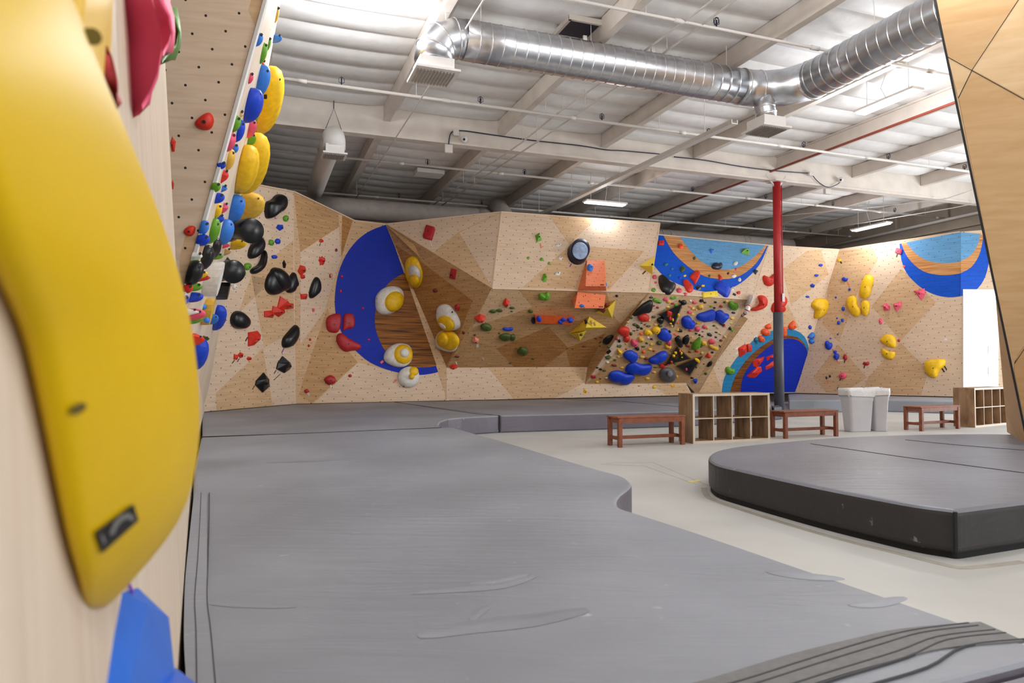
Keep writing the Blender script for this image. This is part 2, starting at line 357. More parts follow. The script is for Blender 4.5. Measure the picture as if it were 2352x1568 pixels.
wfl = wallmesh('wall_far_left', ['G0', 'G1'], {'G0': 0, 'G1': 1}, [
    ('G0', 1, [(577, 631), (674, 552), (675, 762), (607, 797)]), ('G0', 1, [(496, 903), (604, 800), (626, 931), (498, 943)]), ('G0', 1, [(626, 640), (577, 633), (548, 720), (600, 755)][0:3]),
    ('G1', 2, [(675, 441), (778, 491), (779, 520), (690, 578)]), ('G1', 3, [(786, 495), (810, 507), (784, 590)]), ('G1', 0, [(690, 580), (778, 522), (784, 592), (745, 715), (690, 790)])],
    label='far left plywood climbing wall with black and red holds')
wb = wallmesh('wall_back', ['G2', 'G3a', 'G3b', 'P', 'U', 'SK', 'KK', 'BD', 'Q', 'V1', 'V2'], {'G2': 1, 'G3a': 1, 'G3b': 2, 'P': 0, 'U': 2, 'SK': 2, 'KK': 0, 'BD': 1, 'Q': 0, 'V1': 0, 'V2': 1}, [
    ('G2', 2, [(752, 706), (775, 775), (822, 832), (716, 926), (686, 905)]), ('G2', 0, [(822, 833), (890, 850), (1022, 852), (1022, 919), (722, 925)]),
    ('G3a', 0, [(889, 515), (1150, 487.5), (1052, 533), (996, 579)]), ('G3a', 0, [(1055, 534), (1150, 489), (1130, 660)]), ('G3a', 2, [(887, 517), (951, 561), (965, 590), (1000, 625), (960, 600)][:4]),
    ('G3b', 3, [(908, 562), (966, 600), (1085, 690), (1035, 820), (1025, 840), (932, 624)]),
    ('U', 1, [(1128, 664), (1190, 664), (1222, 705), (1085, 752)]), ('U', 3, [(1140, 800), (1260, 750), (1306, 800), (1250, 842), (1180, 842)]), ('U', 1, [(1392, 668), (1489, 672), (1424, 745), (1408, 722)]), ('U', 3, [(1300, 800), (1392, 765), (1350, 842), (1310, 842)]),
    ('P', 1, [(1262, 495), (1370, 503), (1308, 560)]), ('P', 1, [(1310, 562), (1480, 576), (1400, 664), (1200, 660)]),
    ('KK', 1, [(1122, 845), (1345, 845), (1340, 880), (1275, 914), (1180, 916)]), ('KK', 1, [(1500, 883), (1574, 882), (1588, 907), (1530, 908)]),
    ('BD', 0, [(1476, 690), (1560, 682), (1460, 760), (1365, 860), (1346, 880)]), ('BD', 2, [(1400, 830), (1560, 770), (1640, 792), (1578, 878), (1350, 880)]), ('BD', 0, [(1620, 720), (1712, 692), (1652, 785), (1600, 770)]),
    ('V2', 2, [(1703, 724), (1718, 732), (1640, 838), (1603, 870)])],
    label='long plywood climbing wall at the back with folds and overhangs')
wr = wallmesh('wall_right', ['H1', 'H2', 'H3'], {'H1': 0, 'H2': 0, 'H3': 0}, [
    ('H1', 1, [(1797, 618), (1855, 575), (1886, 573), (1903, 630), (1817, 700)]), ('H1', 1, [(1592, 905), (1636, 838), (1660, 902)]), ('H1', 1, [(1740, 770), (1776, 735), (1810, 700), (1836, 752), (1780, 758)]),
    ('H2', 1, cJ((230, 430), (300, 260), (560, 230), (600, 330), (450, 560), (295, 975), (165, 830))),
    ('H2', 0, cJ((545, 715), (780, 968), (522, 1245), (300, 985))), ('H2', 0, cJ((1062, 668), (1255, 830), (1255, 1090), (1010, 1190), (790, 968))),
    ('H2', 1, cJ((552, 690), (785, 400), (1055, 660), (780, 962))), ('H2', 1, cJ((525, 1250), (780, 975), (1000, 1200), (940, 1385), (480, 1370))), ('H2', 1, cJ((95, 1250), (290, 990), (515, 1250), (330, 1370), (200, 1365)))],
    label='right plywood climbing wall with large yellow holds')
# painted murals
full = smoothpx([(886, 516), (850, 530), (820, 552), (795, 585), (778, 625), (770, 670), (770, 712), (778, 748), (795, 780), (820, 808), (850, 832), (890, 849), (930, 858), (965, 861), (1000, 856), (1025, 847)]) + [(1025, 842), (931, 624)]
mural(wb, 'painted_mural', 'G2', full, PAINT['royal'], 0.006, 'royal blue painted half disc')
wd = smoothpx([(931, 626), (905, 640), (880, 665), (865, 700), (861, 740), (868, 772), (885, 806), (912, 831), (945, 842), (985, 843), (1021, 834)])
mural(wb, 'wood_veneer_inlay', 'G2', wd, ZEB, 0.009, 'streaky dark golden veneer disc')
r1 = smoothpx([(1764, 564), (1745, 607), (1712, 642), (1680, 661), (1640, 671), (1600, 666), (1560, 653), (1525, 634), (1500, 606)]) + [(1509, 539.5)]
mural(wb, 'painted_mural', 'Q', r1, PAINT['azure'], 0.006, 'blue painted ring')
r2 = smoothpx([(1762, 564), (1738, 603), (1702, 632), (1662, 641), (1618, 634), (1582, 613), (1547, 580), (1524, 541)])
mural(wb, 'wood_veneer_inlay', 'Q', r2, BAM, 0.009, 'striped light veneer ring')
r3 = smoothpx([(1758, 563), (1732, 590), (1702, 611), (1672, 619), (1642, 615), (1612, 601), (1586, 576), (1562, 544)])
mural(wb, 'painted_mural', 'Q', r3, PAINT['sky'], 0.012, 'pale blue painted disc')
mural(wr, 'painted_mural', 'H1', smoothpx([(1658, 903), (1663, 870), (1681, 837), (1708, 803), (1740, 775), (1775, 759), (1810, 755), (1837, 763), (1853, 782), (1859, 811)]) + [(1826, 901)], PAINT['teal'], 0.006, 'teal painted arch')
mural(wr, 'wood_veneer_inlay', 'H1', smoothpx([(1676, 903), (1690, 862), (1722, 818), (1760, 788), (1797, 771), (1830, 774), (1848, 790), (1857, 815)]) + [(1826, 900)], WAL, 0.009, 'dark veneer arch')
mural(wr, 'painted_mural', 'H1', smoothpx([(1701, 903), (1706, 868), (1727, 833), (1761, 800), (1798, 779), (1832, 781), (1851, 800), (1857, 820)]) + [(1826, 899)], PAINT['royal'], 0.012, 'royal blue painted arch centre')
for f, a, b_, c in (('H2', [(770, 204), (785, 330), (825, 430), (885, 500), (960, 560), (1060, 605), (1160, 622), (1249, 614)], [(785, 201), (822, 290), (880, 362), (960, 420), (1060, 445), (1160, 448), (1249, 434)], [(822, 192), (880, 262), (960, 322), (1060, 350), (1160, 355), (1249, 341)]),):
    tr = [(1249, 112)]
    mural(wr, 'painted_mural', f, cJ(*(smoothpx(a) + tr)), PAINT['azure'], 0.006, 'blue painted bowl shape')
    mural(wr, 'wood_veneer_inlay', f, cJ(*(smoothpx(b_) + tr)), BAM, 0.009, 'striped light veneer band')
    mural(wr, 'painted_mural', f, cJ(*(smoothpx(c) + tr)), PAINT['sky'], 0.012, 'pale blue painted bowl')
for m, off, a in (('azure', 0.006, [(1250, 612), (1340, 585), (1410, 520), (1455, 420), (1474, 280), (1445, 135)]), ('bam', 0.009, [(1250, 432), (1330, 388), (1390, 300), (1418, 200), (1424, 130)]), ('sky', 0.012, [(1250, 338), (1330, 292), (1385, 205), (1402, 125)])):
    mural(wr, 'wood_veneer_inlay' if m == 'bam' else 'painted_mural', 'H3', cJ(*(smoothpx(a) + [(1250, 114)])), BAM if m == 'bam' else PAINT[m], off)
# capping strips along wall feet / folds
for nm, seq, par in (('top_edge_strip', ['T0', 'T1', 'T2', 'T3', 'T4', 'T5'], wb), ('top_edge_strip', ['QTL', 'QTR', 'T6', 'T7'], wr)):
    m = MB()
    for a, b_ in zip(seq, seq[1:]): m.bar(V3[a] + Vector((0, .03, 0)), V3[b_] + Vector((0, .03, 0)), 0.07, 0.03)
    m.build(nm, PLY[0], par)
for seq in (['PBL', 'PBR', 'T5'], ['T4', 'PBL'], ['BTL', 'BTR']):
    m = MB()
    for a, b_ in zip(seq, seq[1:]): m.bar(V3[a], V3[b_], 0.03, 0.03)
    m.build('corner_strip', PLY[0], wb)

# ================================================================== floor, mats
CONC = simple('polished_concrete', srgb(190, 189, 184), 0.5, var=0.11, scale=0.9, bump=0.02)
fl = mk('floor', [B(-26, -24, 0), B(8.4, -24, 0), B(8.4, 9, 0), B(-26, 9, 0)], [(0, 1, 2, 3)], CONC, loc=(0, 0, 0)); tag(fl, 'pale polished concrete floor of the hall', 'floor', kind='structure')
def groundmesh(name, pts, z0, z1, mat, label, cat='mat', parent=None, bev=0.03, group=None, side=None):
    N_ = len(pts); c = sum(pts, Vector()) / N_
    vs = [Vector((p.x, p.y, z1)) for p in pts] + [Vector((p.x, p.y, z0)) for p in pts]
    fs = [tuple(range(N_)), tuple(range(2 * N_ - 1, N_ - 1, -1))] + [(i, N_ + i, N_ + (i + 1) % N_, (i + 1) % N_) for i in range(N_)]
    o = mk(name, vs, fs, mat, parent, loc=(c.x, c.y, z0) if parent is None else None)
    if bev: add_bevel(o, bev, 3)
    if parent is None: tag(o, label, cat, group)
    if side:
        o.data.materials.append(side)
        for p in o.data.polygons: p.material_index = 0 if abs(p.normal.z) > .7 else 1
    return o
def gz(pts, z=0.31): return [onz(x, y, z) for x, y in pts]
MT = 0.31
xm = lambda p, q, t: p.lerp(q, t)
wb0 = onz(462, 1004); wbA = onz(462, 947)
L1 = n2 - dL * 1.1; L2 = n2 - dL * 3.0
shift = Vector((0.045, 0.02, 0))
edge1 = gz(smoothpx([(1040, 981), (1080, 992), (1130, 1006), (1200, 1026), (1300, 1056), (1380, 1079), (1425, 1091), (1446, 1103), (1451, 1113), (1441, 1124), (1425, 1136), (1417, 1150), (1424, 1164), (1455, 1175), (1600, 1221), (1800, 1289), (2000, 1356), (2200, 1424), (2352, 1474)], 2))
near_end = [Vector((1.78, 2.25, MT)), Vector((1.15, 1.99, MT)), Vector((0.3, 1.55, MT)), L1 + dL * 0.35 + shift * 1.3]
g_off = onz(424, 1185) + Vector((0.02, 0, 0))
near_pts = [onz(425, 1534), onz(433, 1300), onz(440, 1185), onz(446, 1075), wb0] + edge1 + near_end
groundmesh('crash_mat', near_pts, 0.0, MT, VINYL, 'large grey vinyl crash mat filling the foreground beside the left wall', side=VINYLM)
m5 = [Vector((1.8, 2.22, MT)), Vector((1.16, 1.96, MT)), Vector((0.3, 1.5, MT)), L1 + dL * 0.2 + shift, L2 + shift, Vector((3.2, -1.2, MT)), Vector((2.9, 1.75, MT)), Vector((2.3, 2.45, MT))]
groundmesh('crash_mat', m5, 0.0, MT - 0.005, VINYLD, 'charcoal crash mat at the bottom right corner beyond the stitched flap')
front = gz([(1015, 982), (1006, 976), (1012, 968), (1030, 961.5), (1060, 958.5), (1120, 955.5), (1147, 954)])
k_ = lambda t: V3['A'].lerp(V3['Bq'], t)
farl = [wb0 + Vector((0, 0.03, 0)), wbA + Vector((.03, -.02, 0))] + [onz(680, 928), onz(905, 923)] + list(reversed(front))
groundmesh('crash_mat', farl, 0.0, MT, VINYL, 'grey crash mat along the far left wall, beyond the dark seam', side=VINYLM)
mid = [onz(907, 923), onz(1340, 915), onz(1590, 909), onz(1600, 908), onz(1768, 905), onz(1770, 931), onz(1650, 940), onz(1560, 944), onz(1350, 949.5), onz(1149, 954)]
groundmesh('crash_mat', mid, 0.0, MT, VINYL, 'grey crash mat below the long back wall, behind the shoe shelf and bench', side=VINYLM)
farr = [onz(1810, 905), onz(1826, 904), onz(2213, 913), onz(2213, 922), onz(2035, 918), onz(1960, 919), onz(1870, 918.5), onz(1812, 918)]
groundmesh('crash_mat', farr, 0.0, MT, VINYL, 'far grey crash mat below the right wall, behind the two bins')
groundmesh('foam_step', gz([(1772, 931), (1789, 930), (1796, 934), (1778, 935.5)], 0.28), 0.0, 0.28, PADM, 'small pale foam block on the floor between shoe shelf and padded column', 'foam block', bev=0.02)
isl = gz(smoothpx([(2420, 1143), (2352, 1153), (2270, 1163), (2215, 1170), (2194, 1171), (2170, 1168), (2100, 1159), (2000, 1141), (1900, 1122), (1800, 1101), (1700, 1079), (1650, 1067), (1632, 1058), (1627, 1050), (1632, 1041), (1655, 1032), (1700, 1024), (1800, 1014), (1900, 1006), (2000, 1001), (2100, 998), (2250, 996), (2352, 998)], 3))
isl += [Vector((11.5, 8.6, 0)), Vector((12, 6.0, 0)), Vector((8.5, 4.4, 0))]
island = groundmesh('crash_mat_island', isl, 0.035, MT, VINYLD, 'rounded charcoal crash mat island on the concrete at the right', bev=0.045)
c_ = sum(isl, Vector()) / len(isl)
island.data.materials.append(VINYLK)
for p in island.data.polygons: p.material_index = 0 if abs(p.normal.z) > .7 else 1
mk('mat_under_shadow', [Vector((p.x + (c_.x - p.x) * .012, p.y + (c_.y - p.y) * .012, z)) for z in (0.045, 0.0) for p in isl],
   [tuple(range(len(isl)))] + [(i, len(isl) + i, len(isl) + (i + 1) % len(isl), (i + 1) % len(isl)) for i in range(len(isl))], BLACKM, island)  # black skirt stands for the shadow under the raised mat
def ribbon(name, px, z, w, mat, parent, h=0.006, world=False):
    pts = px if world else [onz(x, y, z) for x, y in px]; vs = []; N_ = len(pts)
    for i, p in enumerate(pts):
        t = (pts[min(N_ - 1, i + 1)] - pts[max(0, i - 1)]); t.z = 0; t.normalize(); s = Vector((-t.y, t.x, 0)) * (w / 2)
        vs += [Vector((p.x, p.y, z + h)) + s, Vector((p.x, p.y, z + h)) - s, Vector((p.x, p.y, z - .004)) + s, Vector((p.x, p.y, z - .004)) - s]
    fs = []
    for i in range(N_ - 1):
        a = 4 * i; b_ = a + 4; fs += [(a, a + 1, b_ + 1, b_), (a, b_, b_ + 2, a + 2), (a + 1, a + 3, b_ + 3, b_ + 1)]
    return mk(name, vs, fs, mat, parent)
MATO = [o for o in COL.objects if o.name.startswith('crash_mat')]
nearmat = MATO[0]
for w in ((438, 1180), (448, 1240)),:
    pass
ribbon('side_flap', smoothpx([(462, 1133), (458, 1180), (454, 1260), (451, 1330), (452, 1400), (456, 1480), (470, 1600)], 4), MT, 0.085, VINYL, nearmat, 0.008)
for d0 in (0, 24):
    ribbon('stitch_line', smoothpx([(462 + d0 * .8, 1133), (459 + d0 * .9, 1200), (454 + d0, 1290), (447 + d0 * 1.2, 1380), (450 + d0 * 1.4, 1450), (452 + d0 * 1.8, 1580)], 4), MT, 0.004, STITCH, nearmat, 0.0095)
ribbon('front_flap', smoothpx([(1500, 1640), (1680, 1590), (1850, 1535), (2000, 1495), (2120, 1468), (2300, 1452)], 4), MT, 0.17, VINYLS, nearmat, 0.006)
for k, (xo, yo) in enumerate(((0, 0), (22, 10), (60, 26), (85, 38), (130, 62))):
    ribbon('stitch_line', smoothpx([(1560 + xo, 1605 + yo), (1700 + xo, 1568 + yo), (1850 + xo, 1520 + yo), (2000 + xo, 1474 + yo), (2100 + xo * .9, 1450 + yo * .6), (2225 + xo, 1434 + yo * .6)], 4), MT, 0.005, STITCH, nearmat, 0.0085)
for px in ([(462, 1003), (700, 995), (1012, 982)],): ribbon('seam', px, MT, 0.03, SEAM, nearmat, 0.004)
ribbon('seam', [(907, 923), (1000, 937), (1100, 951), (1147, 954)], MT, 0.03, SEAM, MATO[3], 0.004)
ribbon('seam', [(1300, 917), (1420, 921), (1560, 934)], MT, 0.025, SEAM, MATO[3], 0.004)
ribbon('seam', smoothpx([(1862, 1019), (1960, 1033), (2100, 1053), (2352, 1086)], 2), MT, 0.012, SEAM, island, 0.004)
ribbon('seam', smoothpx([(2080, 1010), (2200, 1022), (2352, 1034)], 2), MT, 0.012, SEAM, island, 0.004)
sr = smoothpx([(1634, 1062), (1700, 1085), (1800, 1107), (1900, 1128), (2000, 1147), (2100, 1165)], 2)
def vseam(xt, yt, parent, w=0.012):
    p = onz(xt, yt); d = Vector((p.x, p.y, 0)).normalized(); q = p - d * 0.012
    m = MB(); m.tube([q + Vector((0, 0, -.01)), Vector((q.x, q.y, .05))], w, 6); m.build('corner_piping', SEAM, parent)
def fold(px, w, h, parent):
    w *= 1.3; h *= .5
    pts = [onz(x, y, MT) for x, y in smoothpx(px, 4)]; vs = []; N_ = len(pts); K = 9
    for i, p in enumerate(pts):
        t = (pts[min(N_ - 1, i + 1)] - pts[max(0, i - 1)]); t.z = 0; t.normalize(); s = Vector((-t.y, t.x, 0)); e = math.sin(PI * i / (N_ - 1)) ** .7 if 0 < i < N_ - 1 else 0.02
        for k in range(K):
            a = k / (K - 1) * 2 - 1; vs.append(Vector((p.x, p.y, MT + .0012)) + s * (a * w * (.25 + .75 * e)) + Vector((0, 0, h * e * (.5 + .5 * math.cos(PI * a)))))
    fs = [(i * K + k, i * K + k + 1, (i + 1) * K + k + 1, (i + 1) * K + k) for i in range(N_ - 1) for k in range(K - 1)]
    return mk('fabric_fold', vs, fs, VINYL, parent, True)
for px, w_, h_ in (([(940, 1362), (1060, 1352), (1150, 1344), (1230, 1322)], .035, .012), ([(1080, 1340), (1140, 1335), (1215, 1318)], .025, .010), ([(960, 1462), (1080, 1440), (1220, 1424), (1350, 1400)], .05, .012), ([(470, 1384), (560, 1390), (680, 1394)], .02, .009), ([(610, 1062), (720, 1058), (800, 1052)], .05, .009), ([(1760, 1312), (1840, 1322), (1940, 1330)], .04, .010), ([(1950, 1390), (2010, 1386), (2080, 1372)], .03, .009), ([(1085, 1425), (1100, 1405), (1125, 1392)], .02, .007)): fold(px, w_, h_, nearmat)
vseam(2194, 1171, island, 0.013); vseam(1147, 954, MATO[3]);
ribbon('painted_mark', [(1583, 1107), (1608, 1103)], 0.0, 0.07, simple('yellow_floor_tape', srgb(226, 206, 120), .6), fl, 0.003)
for px in ([(1390, 1063), (1500, 1062), (1640, 1120)], [(1380, 1066), (1480, 1070), (1600, 1112)]): ribbon('floor_joint_or_shade', px, 0.0, 0.012, simple('floor_joint_filler', srgb(176, 172, 164), .7), fl, 0.002)
ribbon('floor_joint_or_shade', smoothpx([(1617, 1120), (1622, 1134), (1642, 1149), (1760, 1188), (1910, 1233), (2060, 1270), (2170, 1297), (2222, 1304), (2352, 1290)], 3), 0.0, 0.06, simple('floor_shadow_dust_edge', srgb(160, 154, 142), .8), fl, 0.002)  # contact shadow and dust painted as a ribbon along the island's foot

# ================================================================== room shell and ceiling
ZC = 6.34
room = MB(); room.add([B(8.4, -6, 0), B(8.4, 9, 0), B(8.4, 9, ZC + .1), B(8.4, -6, ZC + .1)], [(0, 1, 2, 3)])
rr = room.build('wall_room_right', ROOMW, None, loc=(0, 0, 0)); tag(rr, 'taupe hall wall above the right climbing wall', 'wall', kind='structure')
room = MB(); room.add([B(-26, 9, 0), B(8.4, 9, 0), B(8.4, 9, ZC + .1), B(-26, 9, ZC + .1)], [(0, 1, 2, 3)])
rr = room.build('wall_room_back', ROOMW, None, loc=(0, 0, 0)); tag(rr, 'taupe hall wall behind the back climbing wall', 'wall', kind='structure')
lf = MB(); lf.add([B(-15.5, -13, 0), B(-15.5, 9, 0), B(-15.5, 9, ZC), B(-15.5, -13, ZC)], [(0, 1, 2, 3)])
rr = lf.build('wall_room_left', ROOMW, None, loc=(0, 0, 0)); tag(rr, 'taupe hall wall behind the near left climbing wall', 'wall', kind='structure')
# ledge on the right wall
m = MB(); m.bar(B(8.3, -2, 5.45), B(8.3, 8.9, 5.45), 0.12, 0.08); m.bar(B(8.33, -2, 5.2), B(8.33, 8.9, 5.2), 0.06, 0.05); m.build('wall_ledge', ROOMW, [o for o in COL.objects if o.name == 'wall_room_right'][0])
# insulation pillows
SP = 2.4; PW = 0.61
vs = []; fs = []; ns = 8; nv = 7
s0, s1, v0 = -16, 4, -26
for bay in range(-7, 4):
    for r in range(-26, 15):
        k = len(vs); rnd = random.uniform(0.8, 1.2)
        for i in range(ns + 1):
            for j in range(nv + 1):
                a = i / ns; c = j / nv
                sag = 0.10 * rnd * (math.sin(PI * c) ** 0.55) * (math.sin(PI * min(1, max(0, a))) ** 0.3 if 0 < a < 1 else 0)
                vs.append(B(bay * SP + a * SP, r * PW + c * PW, ZC - sag))
        fs += [(k + i * (nv + 1) + j, k + (i + 1) * (nv + 1) + j, k + (i + 1) * (nv + 1) + j + 1, k + i * (nv + 1) + j + 1) for i in range(ns) for j in range(nv)]
ceil = mk('ceiling', vs, fs, CEILP, None, True, loc=(0, 0, 0), fixn=False); tag(ceil, 'white ceiling of sagging insulation batts between beams', 'ceiling', kind='structure')
GZ0, GZ1 = 5.72, 6.33
g = MB(); g.bar(B(-15.4, 0, (GZ0 + GZ1) / 2), B(8.3, 0, (GZ0 + GZ1) / 2), 0.18, GZ1 - GZ0); g.bar(B(-15.4, 0, GZ0 + .02), B(8.3, 0, GZ0 + .02), 0.22, 0.05)
o = g.build('ceiling_girder', BEAMM); tag(o, 'deep white girder crossing the ceiling above the red column', 'beam')
for k in range(-6, 4):
    if k == 0: continue
    for (va, vb, where) in ((-16, -0.1, 'near'), (0.1, 8.9, 'far')):
        m = MB(); m.bar(B(k * SP, va, 6.17), B(k * SP, vb, 6.17), 0.13, 0.3); m.bar(B(k * SP + .1, va, 6.29), B(k * SP + .1, vb, 6.29), 0.25, 0.05)
        o = m.build('ceiling_beam', BEAMM)
        side = {1: 'just right of the red column', 2: 'second right of the red column', 3: 'farthest right, by the taupe hall wall', -1: 'first left of the red column', -2: 'second left of the red column',
                -3: 'third left of the red column', -4: 'fourth left of the red column', -5: 'fifth left of the red column', -6: 'sixth left of the red column, at the hall wall'}[k]
        tag(o, ('near white ceiling beam ' if where == 'near' else 'white ceiling beam beyond the girder, ') + side, 'beam', 'ceiling beams either side of the girder')
for (va, vb, w) in ((-14, -0.1, 'near'), (0.1, 8.9, 'far')):
    m = MB(); m.bar(B(0, va, 6.17), B(0, vb, 6.17), 0.10, 0.27); m.bar(B(0, va, 6.035), B(0, vb, 6.035), 0.2, 0.03); m.bar(B(0, va, 6.3), B(0, vb, 6.3), 0.2, 0.03)
    tag(m.build('steel_joist', BEAMM), ('near' if w == 'near' else 'far') + ' flanged white beam over the red column, beside the rust pipe', 'beam', 'ceiling beams either side of the girder')
# ================================================================== services under the ceiling
def hangers(par, pts, ztop=6.3, r=0.006):
    for p in pts: m_ = MB(); m_.tube([Vector(p), Vector((p[0], p[1], ztop))], r, 5); m_.build('hanger_rod', PIPEW, par)
def vcoord(p): return (Vector((p.x, p.y, 0)) - BO).dot(BV)
V0_ = vcoord(onz(1600, 56, 5.99))
class _G: pass
GF = Plane(B(0, -.125, 0), B(1, -.125, 0), B(0, -.125, 1))
for v, nm in ((V0_, 'nearest, behind the big duct'), (-2.1, 'second from the camera, crossing the whole ceiling'), (1.9, 'third, just beyond the girder'), (5.3, 'farthest, low over the back wall')):
    zz = 5.99 if v == V0_ else 5.8
    e = empty('sprinkler_pipe', B(-3, v, zz)); tag(e, 'white sprinkler pipe across the ceiling, ' + nm, 'pipe', 'sprinkler pipes across the hall')
    m = MB(); m.tube([B(-15.3, v, zz), B(8.2, v, zz)], 0.022 if v == V0_ else .028, 10)
    for k in range(-6, 4): m.tube([B(k * 2.4 + .6, v, zz), B(k * 2.4 + .75, v, zz)], 0.034, 10)
    m.build('pipe_run', PIPEW, e, True)
    hangers(e, [B(k * 2.4 + .15, v, zz) for k in range(-6, 4)])
    for k in range(-5, 4):
        m = MB(); c = B(k * 2.4 + 1.3, v, zz + .03)
        m.tube([c, c + Vector((0, 0, .09))], .012, 6)
        for a in range(4):
            d = BU * math.cos(a * PI / 2) * .045 + BV * math.sin(a * PI / 2) * .045
            m.tube([c + Vector((0, 0, .02)), c + d + Vector((0, 0, .04)), c + d + Vector((0, 0, .10)), c + Vector((0, 0, .13))], .006, 4)
        m.build('sprinkler_head', CABLE, e)
# thin parallel conduits
for s, nm in ((-7.0, 'left'), (-6.72, 'right')):
    lx = 1638 if s < -6.9 else 1689; pa_ = onz(lx, 0, 6.0); cp2 = [pa_ - BV * 5, pa_, onz(lx - 238, 176, 5.99), onz(lx - 345, 250, 5.9), onz(lx - 438 - (18 if lx > 1650 else 0), 326, 5.68), onz(970 if lx < 1650 else 990, 488, 5.6)]
    e = MB(); e.tube(cp2, 0.016, 8); e = e.build('ceiling_conduit', PIPEW, None, True); hangers(e, [cp2[1], cp2[3], cp2[4], cp2[4].lerp(cp2[5], .5)])
    tag(e, nm + ' pipe of the close thin pair running diagonally up the middle ceiling', 'conduit', 'thin pair of ceiling conduits')
e = MB(); e.tube([B(-9.4, -9, 5.72), B(-9.4, -4, 5.7), B(-9.45, 0, 5.66), B(-9.5, 6, 5.68)], 0.012, 6)
tag(e.build('ceiling_conduit', PIPEW, None, True), 'single thin conduit left of the thin pair, passing the hanging white duct', 'conduit')
e = empty('cable_tray', B(-4.2, 0, 5.5)); tag(e, 'white channel tray running diagonally up to the outlet under the duct joint', 'cable tray')
m = MB(); m.bar(B(-4.05, -3.6, 5.5), B(-4.4, 5.2, 5.48), .12, .02); m.bar(B(-4.11, -3.6, 5.53), B(-4.46, 5.2, 5.51), .015, .08); m.bar(B(-3.99, -3.6, 5.53), B(-4.34, 5.2, 5.51), .015, .08); m.build('channel', PIPEW, e)
hangers(e, [B(-4.1 - .04 * (v + 3), v, 5.5) for v in (-2.8, 0.2, 2.6, 4.6)])
e = MB(); e.tube([B(-0.25, -13, 5.93), B(-0.25, 5.5, 5.93)], 0.028, 8)
tag(e.build('rust_pipe', COND, None, True), 'rust red pipe running along the beam over the column', 'pipe')
e = MB(); e.tube([B(8.0, -1.5, 5.75), B(7.95, 8.4, 5.6)], 0.05, 8); e = e.build('white_pipe', PIPEW, None, True); hangers(e, [B(8.0, v, 5.75) for v in (.5, 3.5, 6.5)])
tag(e, 'thick white pipe along the taupe wall above the right climbing wall', 'pipe')
# electrical conduits under the ceiling on the right
e = MB(); e.tube([B(5.6, -2.0, 5.9), B(5.3, -0.4, 5.66), B(4.4, 0.9, 5.66), B(2.0, 4.0, 5.7)], 0.012, 6)
tag(e.build('electrical_conduit', PIPEW, None, True), 'bent thin white conduit passing under the girder right of the red column', 'conduit')
e = MB(); e.tube([B(7.9, -3.5, 5.9), B(6.4, .3, 5.64), B(5.2, 3.8, 5.6)], 0.012, 6)
tag(e.build('electrical_conduit', PIPEW, None, True), 'bent thin white conduit farthest right below the ceiling beams', 'conduit')
# spiral ducts
def spiral(name, a, b, r, parent, ribstep=0.17, mat=None, ribm=None, seg=32, caps=True):
    m = MB(); L_ = (b - a).length; m.tube([a.lerp(b, i / 6) for i in range(7)], r, seg, caps)
    o = m.build(name, [mat or GALV], parent, True)
    if ribstep:
        m = MB(); n_ = int(L_ / ribstep); d = (b - a).normalized()
        for i in range(1, n_):
            c = a + d * (i * ribstep); tl = d * 0.008
            m.tube([c - tl * 1.2, c - tl * .5, c + tl * .5, c + tl * 1.2], [r * 0.99, r + 0.007, r + 0.007, r * 0.99], seg, False)
        m.build('spiral_seams', [ribm or GALVR], o, True)
    return o
def register(parent, c, w, X, Yv):
    m = MB(); m.box(c, w, w, 0.16, X, Yv); o = m.build('register_box', WHITE, parent)
    m = MB(); m.box(c - Vector((0, 0, .095)), w * 1.3, w * 1.3, 0.03, X, Yv); f = m.build('grille_frame', WHITE, o)
    m = MB()
    for i in range(12): m.bar(c + X * (w * 1.05 * (i / 11 - .5)) - Yv * w * .5 - Vector((0, 0, .115)), c + X * (w * 1.05 * (i / 11 - .5)) + Yv * w * .5 - Vector((0, 0, .115)), .012, .03, (Vector((0, 0, 1)) + X * .8).normalized())
    m.build('louvres', GDUCT, f)
DR = 0.27; DZ = 5.68
eA = B(-9.35, -4.62, DZ); eJ = B(-4.75, -4.62, DZ)
d_ = empty('spiral_duct', B(-5, -4.6, DZ)); tag(d_, 'large shiny spiral duct with a forked joint, hung across the middle ceiling', 'duct')
spiral('duct_run', eA, eJ, DR, d_)
spiral('duct_run', B(-3.85, -5.15, DZ), B(-3.85, -13.5, DZ), DR * 1.08, d_)
m = MB(); m.tube([eJ - BU * .02, eJ + BU * .18, eJ + BU * .45 - BV * .05, eJ + BU * .70 - BV * .2, B(-3.85, -5.2, DZ) + BV * .02], [DR * 1.02, DR * 1.03, DR * 1.05, DR * 1.08, DR * 1.1], 32); m.build('fork_joint', GALV, d_, True)
m = MB()
for q, dr, r_ in ((eJ + BU * .02, BU, DR * 1.05), (eJ + BU * .34 - BV * .02, (BU - BV * .2).normalized(), DR * 1.08), (B(-3.85, -5.22, DZ), BV, DR * 1.14)): m.tube([q - dr * .012, q + dr * .012], r_, 32)
m.build('joint_bands', GALVR, d_, True)
def elbow(pts, r, parent, name='elbow'):
    m = MB(); m.tube(pts, r, 28); o = m.build(name, GALV, parent, False)
    for p in o.data.polygons: p.use_smooth = True
    m = MB()
    for i in range(1, len(pts) - 1):
        t = (pts[i + 1] - pts[i - 1]).normalized(); m.tube([pts[i] - t * .008, pts[i] + t * .008], r + .008, 28)
    m.build('elbow_seams', GALVR, o, True); return o
elbow([eA + BU * .02, eA - BU * .12, eA - BU * .30 + Vector((0, 0, -.07)), eA - BU * .40 + Vector((0, 0, -.22)), eA - BU * .42 + Vector((0, 0, -.38))], DR * .98, d_)
register(d_, eA - BU * .42 + Vector((0, 0, -.47)), 0.46, BU, BV)
